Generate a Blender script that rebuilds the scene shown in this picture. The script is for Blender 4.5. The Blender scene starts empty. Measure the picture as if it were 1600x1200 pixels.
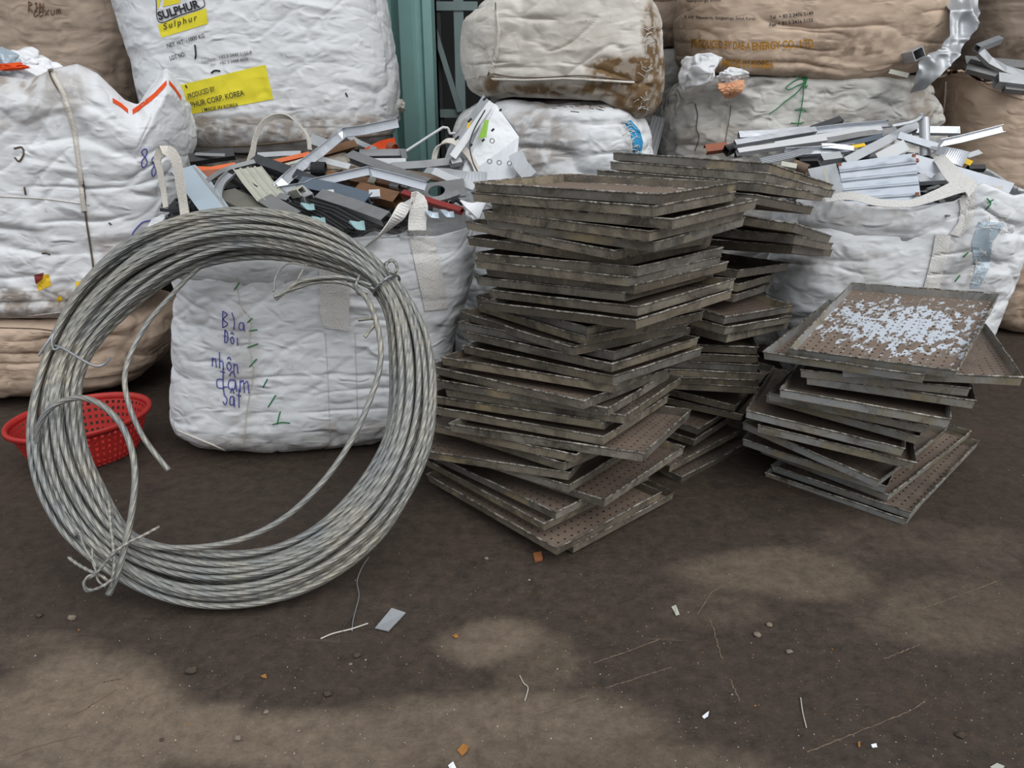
import bpy, bmesh, math, random
import numpy as np
from mathutils import Vector
from mathutils.bvhtree import BVHTree

# ------------------------------------------------------------------ camera, sky, sun, exposure
S = bpy.context.scene
COL = S.collection
CAM_H, PITCH, FPX = 1.5, math.radians(22.3), 1200.0
cam_d = bpy.data.cameras.new('camera')
cam_d.sensor_width = 36.0
cam_d.lens = FPX / 1600 * 36.0
cam_d.clip_start = 0.05
cam = bpy.data.objects.new('camera', cam_d)
COL.objects.link(cam)
cam.location = (0, 0, CAM_H)
cam.rotation_euler = (math.pi / 2 - PITCH, 0, 0)
S.camera = cam

W = bpy.data.worlds.new('overcast_sky')
S.world = W
W.use_nodes = True
wn = W.node_tree
wn.nodes.clear()
w_out = wn.nodes.new('ShaderNodeOutputWorld')
w_bg = wn.nodes.new('ShaderNodeBackground')
w_tc = wn.nodes.new('ShaderNodeTexCoord')
w_sep = wn.nodes.new('ShaderNodeSeparateXYZ')
w_ramp = wn.nodes.new('ShaderNodeValToRGB')
w_ramp.color_ramp.elements[0].position = 0.0
w_ramp.color_ramp.elements[0].color = (0.30, 0.30, 0.30, 1)
w_ramp.color_ramp.elements[1].position = 0.55
w_ramp.color_ramp.elements[1].color = (0.92, 0.96, 1.0, 1)
wn.links.new(w_tc.outputs['Generated'], w_sep.inputs[0])
wn.links.new(w_sep.outputs['Z'], w_ramp.inputs[0])
wn.links.new(w_ramp.outputs[0], w_bg.inputs['Color'])
w_bg.inputs['Strength'].default_value = 1.0
wn.links.new(w_bg.outputs[0], w_out.inputs['Surface'])

sun_d = bpy.data.lights.new('hazy_sun', 'SUN')
sun_d.energy = 1.25
sun_d.angle = math.radians(50)
sun_d.color = (1.0, 0.98, 0.95)
sun = bpy.data.objects.new('hazy_sun', sun_d)
COL.objects.link(sun)
sun.rotation_euler = (math.radians(42), 0, math.radians(40))

S.view_settings.view_transform = 'Standard'
S.view_settings.look = 'None'
S.view_settings.gamma = 1.0
S.view_settings.use_curve_mapping = False
S.view_settings.exposure = 0.34

# ------------------------------------------------------------------ geometry of the view
O = np.array([0.0, 0.0, CAM_H])
cP, sP = math.cos(PITCH), math.sin(PITCH)

def ray(px, py):
    u, v = (px - 800) / FPX, (py - 600) / FPX
    d = np.array([u, cP - v * sP, -sP - v * cP])
    return d / np.linalg.norm(d)

def gp(px, py, z=0.0):                       # point at height z
    d = ray(px, py)
    return O + d * ((z - CAM_H) / d[2])

def yp(px, py, Y):                           # point at distance Y
    d = ray(px, py)
    return O + d * (Y / d[1])

def zpix(py, Y):                             # height that shows at image row py at distance Y
    return yp(800, py, Y)[2]

def xpix(px, Y, z):                          # x that shows at image column px
    return (px - 800) / FPX * (Y * cP + (CAM_H - z) * sP)

def to_pix(P):
    P = np.asarray(P, float) - O
    zf = P[..., 1] * cP - P[..., 2] * sP
    up = P[..., 1] * sP + P[..., 2] * cP
    return np.stack([800 + FPX * P[..., 0] / zf, 600 - FPX * up / zf], -1)

# ------------------------------------------------------------------ noise
def _h(ix, iy, iz, seed):
    h = (ix.astype(np.uint32) * np.uint32(374761393)) ^ (iy.astype(np.uint32) * np.uint32(668265263)) \
        ^ (iz.astype(np.uint32) * np.uint32(2246822519)) ^ np.uint32((seed * 3266489917) & 0xffffffff)
    h = (h ^ (h >> np.uint32(13))) * np.uint32(1274126177)
    h = (h ^ (h >> np.uint32(16))) * np.uint32(2654435769)
    h = h ^ (h >> np.uint32(15))
    return h.astype(np.float64) / 4294967295.0

def vn(p, seed=0):
    p = np.asarray(p, float)
    f = np.floor(p)
    t = p - f
    t = t * t * t * (t * (t * 6 - 15) + 10)
    i = f.astype(np.int64)
    r = 0
    for a in (0, 1):
        wa = t[:, 0] if a else 1 - t[:, 0]
        for b in (0, 1):
            wb = t[:, 1] if b else 1 - t[:, 1]
            for c in (0, 1):
                wc = t[:, 2] if c else 1 - t[:, 2]
                r = r + wa * wb * wc * _h(i[:, 0] + a, i[:, 1] + b, i[:, 2] + c, seed)
    return r

def fbm(p, seed=0, o=4):
    r, a, s = 0, 0.5, 0
    for k in range(o):
        r = r + a * vn(p * (2.03 ** k), seed + k * 17)
        s += a
        a *= 0.5
    return r / s

def ridge(p, seed=0):
    return 1 - np.abs(2 * vn(p, seed) - 1)

def smooth(a, b, x):
    t = np.clip((x - a) / (b - a), 0, 1)
    return t * t * (3 - 2 * t)

# ------------------------------------------------------------------ objects
def tag(o, label=None, cat=None, group=None, kind=None):
    if label: o['label'] = label
    if cat: o['category'] = cat
    if group: o['group'] = group
    if kind: o['kind'] = kind
    return o

def thing(name, loc, label, cat, group=None, kind=None):
    o = bpy.data.objects.new(name, None)
    COL.objects.link(o)
    o.location = tuple(float(v) for v in loc)
    o.empty_display_size = 0.1
    return tag(o, label, cat, group, kind)

def base_of(p):
    b = np.zeros(3)
    while p is not None:
        b += np.array(p.location)
        p = p.parent
    return b

def mesh_obj(name, verts, faces, mat, parent=None, sm=False, attr=None, local=False, origin=None):
    V = np.asarray(verts, float)
    if parent is not None and not local:
        V = V - base_of(parent)
    loc = None
    if parent is None and not local:
        loc = np.array(origin) if origin is not None else np.array([V[:, 0].mean(), V[:, 1].mean(), V[:, 2].min()])
        V = V - loc
    me = bpy.data.meshes.new(name)
    if isinstance(faces, np.ndarray) and faces.ndim == 2:
        k = faces.shape[1]
        me.vertices.add(len(V)); me.vertices.foreach_set('co', V.ravel())
        me.loops.add(faces.size); me.loops.foreach_set('vertex_index', faces.astype(np.int32).ravel())
        me.polygons.add(len(faces))
        me.polygons.foreach_set('loop_start', np.arange(0, faces.size, k, dtype=np.int32))
        me.polygons.foreach_set('loop_total', np.full(len(faces), k, dtype=np.int32))
        me.update(calc_edges=True)
    else:
        me.from_pydata([tuple(v) for v in V], [], [tuple(int(i) for i in f) for f in faces])
    me.validate()
    if sm:
        me.polygons.foreach_set('use_smooth', np.ones(len(me.polygons), dtype=bool))
    if attr:
        for k, v in attr.items():
            a = me.attributes.new(k, 'FLOAT', 'POINT')
            a.data.foreach_set('value', np.asarray(v, np.float32))
    if mat is not None:
        me.materials.append(mat)
    o = bpy.data.objects.new(name, me)
    COL.objects.link(o)
    if parent is not None: o.parent = parent
    if loc is not None: o.location = tuple(loc)
    return o

def grid_faces(nr, nc, wrap=False, off=0):
    r = np.arange(nr - 1)[:, None]
    c = np.arange(nc if wrap else nc - 1)[None, :]
    c2 = (c + 1) % nc
    a = r * nc + c; b = r * nc + c2; d = (r + 1) * nc + c2; e = (r + 1) * nc + c
    return np.stack([a, b, d, e], -1).reshape(-1, 4) + off

def resample(P, n):
    P = np.asarray(P, float)
    s = np.concatenate([[0], np.cumsum(np.linalg.norm(np.diff(P, axis=0), axis=1))])
    t = np.linspace(0, s[-1], n)
    return np.stack([np.interp(t, s, P[:, k]) for k in range(P.shape[1])], 1)

def spline(P, n):                            # Catmull-Rom through the points
    P = np.asarray(P, float)
    if len(P) < 3: return resample(P, n)
    Q = np.vstack([2 * P[0] - P[1], P, 2 * P[-1] - P[-2]])
    out = []
    for i in range(len(P) - 1):
        a, b, c, d = Q[i:i + 4]
        for t in np.linspace(0, 1, 12, endpoint=False):
            out.append(0.5 * ((2 * b) + (c - a) * t + (2 * a - 5 * b + 4 * c - d) * t * t + (3 * b - a - 3 * c + d) * t ** 3))
    out.append(P[-1])
    return resample(np.array(out), n)

def frames(P):
    T = np.gradient(P, axis=0)
    T /= np.linalg.norm(T, axis=1)[:, None] + 1e-12
    N = np.zeros_like(P)
    ref = np.array([0, 0, 1.0]) if abs(T[0][2]) < 0.9 else np.array([1.0, 0, 0])
    n = np.cross(T[0], ref); n /= np.linalg.norm(n)
    for i in range(len(P)):
        n = n - T[i] * (n @ T[i]); n /= np.linalg.norm(n) + 1e-12
        N[i] = n
    return T, N, np.cross(T, N)

def tube_vf(P, r, k=8, lobes=0, pitch=0.13, depth=0.22, phase=0.0):
    P = np.asarray(P, float)
    T, N, B = frames(P)
    s = np.concatenate([[0], np.cumsum(np.linalg.norm(np.diff(P, axis=0), axis=1))])
    a = np.linspace(0, 2 * np.pi, k, endpoint=False)
    rr = np.full(len(P), r) if np.isscalar(r) else np.asarray(r)
    tw = 2 * np.pi * s / pitch + phase if lobes else np.zeros(len(P))
    ang = a[None, :] + tw[:, None]
    rad = rr[:, None] * np.ones((1, k))
    if lobes:
        rad = rad * (1 - depth * (1 - np.abs(np.sin(lobes * a / 2)))[None, :])
    V = P[:, None, :] + rad[..., None] * (np.cos(ang)[..., None] * N[:, None, :] + np.sin(ang)[..., None] * B[:, None, :])
    F = [tuple(f) for f in grid_faces(len(P), k, True)]
    F.append(tuple(range(k - 1, -1, -1)))
    F.append(tuple(range((len(P) - 1) * k, len(P) * k)))
    return V.reshape(-1, 3), F

def merge(parts):
    V, F, o = [], [], 0
    for v, f in parts:
        V.append(np.asarray(v)); F += [tuple(i + o for i in q) for q in f]
        o += len(v)
    return np.vstack(V), F

# ------------------------------------------------------------------ materials
def mat_new(name):
    m = bpy.data.materials.new(name)
    m.use_nodes = True
    nt = m.node_tree
    b = nt.nodes['Principled BSDF']
    return m, nt, b

def nd(nt, kind, **kw):
    n = nt.nodes.new(kind)
    for k, v in kw.items():
        if k.startswith('i_'):
            key = k[2:]
            n.inputs[int(key) if key.isdigit() else key].default_value = v
        else:
            setattr(n, k, v)
    return n

def mix_rgb(nt, fac, a, b, blend='MIX'):
    n = nt.nodes.new('ShaderNodeMix')
    n.data_type = 'RGBA'; n.blend_type = blend
    for sock, val in ((n.inputs['Factor'], fac), (n.inputs['A'], a), (n.inputs['B'], b)):
        s = [x for x in n.inputs if x.name == sock.name and (x.type == 'RGBA' or sock.name == 'Factor')]
        s = s[0] if sock.name == 'Factor' else s[0]
        if hasattr(val, 'links') or isinstance(val, bpy.types.NodeSocket): nt.links.new(val, s)
        elif isinstance(val, tuple): s.default_value = val if len(val) == 4 else (*val, 1)
        else: s.default_value = val
    return [x for x in n.outputs if x.type == 'RGBA'][0]

def ramp(nt, src, p0, p1, c0=(0, 0, 0), c1=(1, 1, 1)):
    r = nt.nodes.new('ShaderNodeValToRGB')
    r.color_ramp.elements[0].position = p0; r.color_ramp.elements[0].color = (*c0, 1)
    r.color_ramp.elements[1].position = p1; r.color_ramp.elements[1].color = (*c1, 1)
    nt.links.new(src, r.inputs[0])
    return r.outputs[0]

def noise(nt, scale, detail=4, rough=0.55, vec=None, dist=0.0):
    n = nd(nt, 'ShaderNodeTexNoise')
    n.inputs['Scale'].default_value = scale
    n.inputs['Detail'].default_value = detail
    n.inputs['Roughness'].default_value = rough
    n.inputs['Distortion'].default_value = dist
    if vec is not None: nt.links.new(vec, n.inputs['Vector'])
    return n.outputs['Fac']

def coords(nt, scale=(1, 1, 1), rand=False):
    tc = nt.nodes.new('ShaderNodeTexCoord')
    mp = nt.nodes.new('ShaderNodeMapping')
    mp.inputs['Scale'].default_value = scale
    nt.links.new(tc.outputs['Object'], mp.inputs['Vector'])
    if rand:
        oi = nt.nodes.new('ShaderNodeObjectInfo')
        mu = nd(nt, 'ShaderNodeMath', operation='MULTIPLY'); mu.inputs[1].default_value = 37.0
        nt.links.new(oi.outputs['Random'], mu.inputs[0])
        cb = nt.nodes.new('ShaderNodeCombineXYZ')
        for k in range(3): nt.links.new(mu.outputs[0], cb.inputs[k])
        nt.links.new(cb.outputs[0], mp.inputs['Location'])
    return mp.outputs[0]

def bump(nt, b, src, strength=0.3, dist=0.01):
    n = nt.nodes.new('ShaderNodeBump')
    n.inputs['Strength'].default_value = strength
    n.inputs['Distance'].default_value = dist
    nt.links.new(src, n.inputs['Height'])
    nt.links.new(n.outputs[0], b.inputs['Normal'])
    return n

def lin(r, g, b):
    f = lambda c: c / 12.92 if c <= 0.04045 else ((c + 0.055) / 1.055) ** 2.4
    return tuple(f(c / 255) for c in (r, g, b))

def fabric(name, col, dirt=(0.17, 0.105, 0.05), amount=0.5, crease=0.8):
    m, nt, b = mat_new(name)
    v = coords(nt)
    big = ramp(nt, noise(nt, 3.0, 6, 0.65, v, 0.4), 0.35, 0.75)
    c = mix_rgb(nt, big, tuple(x * 0.93 for x in col), col)
    streak = ramp(nt, noise(nt, 5.0, 8, 0.7, coords(nt, (1, 1, 3.5)), 0.8), 0.56, 0.74)
    mm = nd(nt, 'ShaderNodeMath', operation='MULTIPLY'); mm.inputs[1].default_value = amount
    nt.links.new(streak, mm.inputs[0])
    c = mix_rgb(nt, mm.outputs[0], c, tuple(0.5 * x + 0.5 * d for x, d in zip(col, dirt)))
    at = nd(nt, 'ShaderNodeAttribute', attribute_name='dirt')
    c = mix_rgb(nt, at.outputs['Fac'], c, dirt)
    sp = ramp(nt, noise(nt, 34, 3, 0.6, v), 0.70, 0.745)
    m2 = nd(nt, 'ShaderNodeMath', operation='MULTIPLY'); m2.inputs[1].default_value = 0.55 * amount
    nt.links.new(sp, m2.inputs[0])
    c = mix_rgb(nt, m2.outputs[0], c, (0.05, 0.04, 0.035))
    smear = ramp(nt, noise(nt, 11, 9, 0.78, coords(nt, (1, 1, 2.6)), 1.6), 0.60, 0.72)
    m4 = nd(nt, 'ShaderNodeMath', operation='MULTIPLY'); m4.inputs[1].default_value = 0.75 * amount
    nt.links.new(smear, m4.inputs[0])
    c = mix_rgb(nt, m4.outputs[0], c, tuple(0.35 * x + 0.65 * d for x, d in zip(col, dirt)))
    gr = nd(nt, 'ShaderNodeTexNoise'); gr.noise_type = 'RIDGED_MULTIFRACTAL'          # thin soil-toned lines painted in as crease shading
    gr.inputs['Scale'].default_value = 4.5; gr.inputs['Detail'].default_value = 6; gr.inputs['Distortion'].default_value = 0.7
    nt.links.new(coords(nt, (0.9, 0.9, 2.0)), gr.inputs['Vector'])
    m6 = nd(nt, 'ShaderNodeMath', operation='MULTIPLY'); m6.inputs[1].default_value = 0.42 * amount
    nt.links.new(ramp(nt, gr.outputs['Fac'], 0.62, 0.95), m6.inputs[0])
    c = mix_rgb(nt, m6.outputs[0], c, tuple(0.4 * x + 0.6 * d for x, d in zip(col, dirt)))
    nt.links.new(c, b.inputs['Base Color'])
    b.inputs['Roughness'].default_value = 0.62
    b.inputs['Specular IOR Level'].default_value = 0.25
    # creases: sharp ridges at three sizes, kept to patches, plus the weave
    def ridged(scale, vec, det, dist):
        n = nd(nt, 'ShaderNodeTexNoise'); n.noise_type = 'RIDGED_MULTIFRACTAL'
        n.inputs['Scale'].default_value = scale; n.inputs['Detail'].default_value = det
        n.inputs['Roughness'].default_value = 0.5; n.inputs['Distortion'].default_value = dist
        nt.links.new(vec, n.inputs['Vector'])
        return n.outputs['Fac']
    def madd(a, k, b_):
        n = nd(nt, 'ShaderNodeMath', operation='MULTIPLY_ADD'); n.inputs[1].default_value = k
        nt.links.new(a, n.inputs[0])
        if b_ is None: n.inputs[2].default_value = 0
        else: nt.links.new(b_, n.inputs[2])
        return n.outputs[0]
    vo = nd(nt, 'ShaderNodeTexVoronoi'); vo.inputs['Scale'].default_value = 7.0
    wv = nd(nt, 'ShaderNodeTexNoise'); wv.inputs['Scale'].default_value = 3.0; wv.inputs['Detail'].default_value = 3
    nt.links.new(coords(nt, (1, 1, 2.2)), wv.inputs['Vector'])
    ws = nd(nt, 'ShaderNodeVectorMath', operation='MULTIPLY_ADD'); ws.inputs[1].default_value = (.35, .35, .35)
    nt.links.new(wv.outputs['Color'], ws.inputs[0]); nt.links.new(coords(nt, (1, 1, 2.2)), ws.inputs[2])
    nt.links.new(ws.outputs[0], vo.inputs['Vector'])
    h = madd(ridged(3.6, coords(nt, (0.8, 0.8, 2.2)), 5, .6), crease * 1.3, None)
    h = madd(ridged(11, coords(nt, (1, 1, 1.7)), 4, .9), crease * 0.45, h)
    h = madd(vo.outputs['Distance'], -0.3 * crease, h)
    h = madd(noise(nt, 320, 2, 0.5, v), 0.03, h)
    bump(nt, b, h, 0.85, 0.022)
    return m

def plain(name, col, rough=0.6, metal=0.0, var=0.12, scale=20, spec=0.4):
    m, nt, b = mat_new(name)
    c = mix_rgb(nt, noise(nt, scale, 5, 0.6, coords(nt)), tuple(x * (1 - var) for x in col), tuple(min(1, x * (1 + var)) for x in col))
    nt.links.new(c, b.inputs['Base Color'])
    b.inputs['Roughness'].default_value = rough
    b.inputs['Metallic'].default_value = metal
    b.inputs['Specular IOR Level'].default_value = spec
    return m

def metal(name, col, rough=0.4, met=0.6, grime=0.3, gcol=(0.08, 0.07, 0.06), bmp=0.1):
    m, nt, b = mat_new(name)
    v = coords(nt, (1, 1, 1), True)
    g = ramp(nt, noise(nt, 9, 7, 0.68, v, 0.5), 0.45, 0.75)
    mu = nd(nt, 'ShaderNodeMath', operation='MULTIPLY'); mu.inputs[1].default_value = grime
    nt.links.new(g, mu.inputs[0])
    c = mix_rgb(nt, mu.outputs[0], col, gcol)
    nt.links.new(c, b.inputs['Base Color'])
    b.inputs['Roughness'].default_value = rough
    b.inputs['Metallic'].default_value = met
    bump(nt, b, noise(nt, 14, 3, 0.5, v), bmp, 0.01)
    return m

M = {}
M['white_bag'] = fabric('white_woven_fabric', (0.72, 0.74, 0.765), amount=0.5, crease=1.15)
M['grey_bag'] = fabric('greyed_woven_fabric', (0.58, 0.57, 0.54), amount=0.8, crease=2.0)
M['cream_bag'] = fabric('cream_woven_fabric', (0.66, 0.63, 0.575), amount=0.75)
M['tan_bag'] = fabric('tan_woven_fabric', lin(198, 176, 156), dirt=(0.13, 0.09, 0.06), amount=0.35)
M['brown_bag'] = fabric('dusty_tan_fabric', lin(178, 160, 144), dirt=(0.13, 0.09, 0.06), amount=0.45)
def webbing(name, col):
    m, nt, b = mat_new(name)
    v = coords(nt)
    c = mix_rgb(nt, noise(nt, 8, 5, 0.6, v), tuple(x * .8 for x in col), col)
    wv = nd(nt, 'ShaderNodeTexVoronoi'); wv.inputs['Scale'].default_value = 210
    nt.links.new(v, wv.inputs['Vector'])
    hole = ramp(nt, wv.outputs['Distance'], 0.42, 0.62)
    m5 = nd(nt, 'ShaderNodeMath', operation='MULTIPLY'); m5.inputs[1].default_value = 0.3
    nt.links.new(hole, m5.inputs[0])
    c = mix_rgb(nt, m5.outputs[0], c, tuple(x * .55 for x in col))
    nt.links.new(c, b.inputs['Base Color']); b.inputs['Roughness'].default_value = .85; b.inputs['Specular IOR Level'].default_value = .1
    bump(nt, b, wv.outputs['Distance'], .5, .003)
    return m
M['webbing'] = webbing('cream_webbing', (0.70, 0.66, 0.60))
M['white_webbing'] = webbing('white_webbing', (0.78, 0.765, 0.74))
M['ink_black'] = plain('black_print', (0.035, 0.035, 0.04), 0.7, 0, 0.4, 60, 0.2)
M['ink_grey'] = plain('faded_print', (0.13, 0.13, 0.13), 0.7, 0, 0.4, 60, 0.2)
M['ink_yellow'] = plain('yellow_print', lin(226, 212, 58), 0.65, 0, 0.12, 14, 0.25)
M['ink_ochre'] = plain('ochre_print', lin(160, 112, 22), 0.7, 0, 0.2, 40, 0.2)
M['ink_white'] = plain('white_print', (0.75, 0.76, 0.78), 0.7, 0, 0.1, 40, 0.2)
M['ink_blue'] = plain('blue_marker', lin(78, 80, 158), 0.7, 0, 0.2, 60, 0.2)
M['ink_brown'] = plain('brown_marker', lin(120, 92, 78), 0.7, 0, 0.2, 60, 0.2)
M['thread_dark'] = plain('dark_stitching', lin(96, 84, 72), 0.9, 0, 0.3, 60, 0.1)
M['thread_green'] = plain('green_thread', lin(40, 122, 70), 0.7, 0, 0.2, 60, 0.2)
M['orange_cloth'] = plain('orange_hem', lin(214, 78, 34), 0.7, 0, 0.25, 30, 0.2)
M['salmon_cloth'] = plain('salmon_cloth', lin(214, 160, 126), 0.8, 0, 0.12, 30, 0.1)
M['blue_weave'] = plain('blue_weave', lin(52, 142, 190), 0.7, 0, 0.25, 60, 0.2)
M['alu_bright'] = metal('bright_aluminium', (0.53, 0.555, 0.60), 0.33, 0.6, 0.12, (0.35, 0.36, 0.38), 0.25)
M['alu_panel'] = metal('brushed_silver_sheet', (0.50, 0.52, 0.545), 0.4, 0.5, 0.2, (0.3, 0.31, 0.32), 0.3)
M['alu_cool'] = metal('bluish_ribbed_sheet', (0.30, 0.335, 0.385), 0.42, 0.35, 0.35, (0.42, 0.44, 0.47), 0.25)
M['alu_white'] = metal('white_coated_aluminium', (0.55, 0.57, 0.59), 0.45, 0.1, 0.2, (0.4, 0.39, 0.36))
M['alu_grey'] = metal('grey_aluminium', (0.25, 0.255, 0.26), 0.45, 0.45, 0.4)
M['alu_mid'] = metal('dull_aluminium', (0.43, 0.45, 0.475), 0.42, 0.45, 0.3, (0.2, 0.19, 0.18))
M['alu_blue'] = metal('pale_blue_sheet', lin(172, 188, 200), 0.4, 0.2, 0.2, (0.35, 0.36, 0.38))
M['ivory'] = metal('ivory_sheet', lin(180, 180, 168), 0.5, 0.1, 0.35, (0.2, 0.2, 0.19))
M['charcoal'] = metal('charcoal_profile', (0.055, 0.06, 0.068), 0.5, 0.3, 0.4, (0.03, 0.03, 0.03))
M['slate'] = metal('slate_blue_profile', (0.11, 0.14, 0.18), 0.5, 0.3, 0.4, (0.05, 0.05, 0.05))
M['black_metal'] = metal('black_coated_metal', (0.022, 0.022, 0.024), 0.5, 0.1, 0.3, (0.05, 0.05, 0.05))
M['bronze'] = metal('brown_anodised', lin(126, 92, 66), 0.45, 0.4, 0.5, (0.06, 0.04, 0.03))
M['timber'] = metal('brown_board', lin(112, 92, 76), 0.7, 0.0, 0.5, (0.06, 0.05, 0.04))
M['olive'] = metal('olive_board', lin(104, 102, 94), 0.7, 0.0, 0.5, (0.08, 0.08, 0.07))
M['red_paint'] = metal('red_painted_steel', lin(132, 46, 42), 0.5, 0.1, 0.5, (0.06, 0.03, 0.03))
M['orange_paint'] = metal('orange_painted_steel', lin(206, 98, 48), 0.5, 0.1, 0.35, (0.15, 0.08, 0.05))
M['rust'] = metal('rusty_brown', lin(148, 90, 68), 0.75, 0.1, 0.5, (0.08, 0.05, 0.04))
M['cyan_foam'] = plain('pale_cyan_plastic', lin(140, 172, 176), 0.6, 0, 0.12, 30, 0.3)
M['yellow_paint'] = plain('yellow_paint', lin(226, 188, 48), 0.5, 0, 0.15, 30, 0.3)
M['green_sticker'] = plain('green_sticker', lin(132, 176, 66), 0.5, 0, 0.1, 30, 0.3)
M['white_plastic'] = plain('white_plastic_film', (0.76, 0.77, 0.8), 0.45, 0, 0.08, 30, 0.4)
M['rubber'] = plain('black_rubber', (0.02, 0.02, 0.022), 0.7, 0, 0.3, 40, 0.3)
M['red_plastic'] = plain('red_plastic', lin(168, 42, 38), 0.45, 0, 0.2, 14, 0.4)
M['teal_paint'] = metal('teal_painted_sheet', lin(140, 180, 177), 0.5, 0.1, 0.25, lin(116, 142, 136))
M['teal_dull'] = metal('faded_teal_steel', lin(138, 156, 156), 0.55, 0.1, 0.3, lin(100, 104, 98))
M['dark_steel'] = metal('dark_steel', (0.06, 0.062, 0.065), 0.6, 0.3, 0.3)
M['wire_dark'] = metal('dull_wire', (0.30, 0.31, 0.32), 0.45, 0.5, 0.3)

def m_cable():
    m, nt, b = mat_new('weathered_cable_strand')
    v = coords(nt)
    f = ramp(nt, noise(nt, 5, 5, 0.6, v, 0.3), 0.35, 0.7)
    c = mix_rgb(nt, f, lin(126, 128, 127), lin(158, 152, 138))
    g = ramp(nt, noise(nt, 60, 3, 0.6, v), 0.4, 0.8)
    c = mix_rgb(nt, g, c, lin(106, 110, 112))
    nt.links.new(c, b.inputs['Base Color'])
    b.inputs['Metallic'].default_value = 0.35
    b.inputs['Roughness'].default_value = 0.45
    return m
M['cable'] = m_cable()

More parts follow.
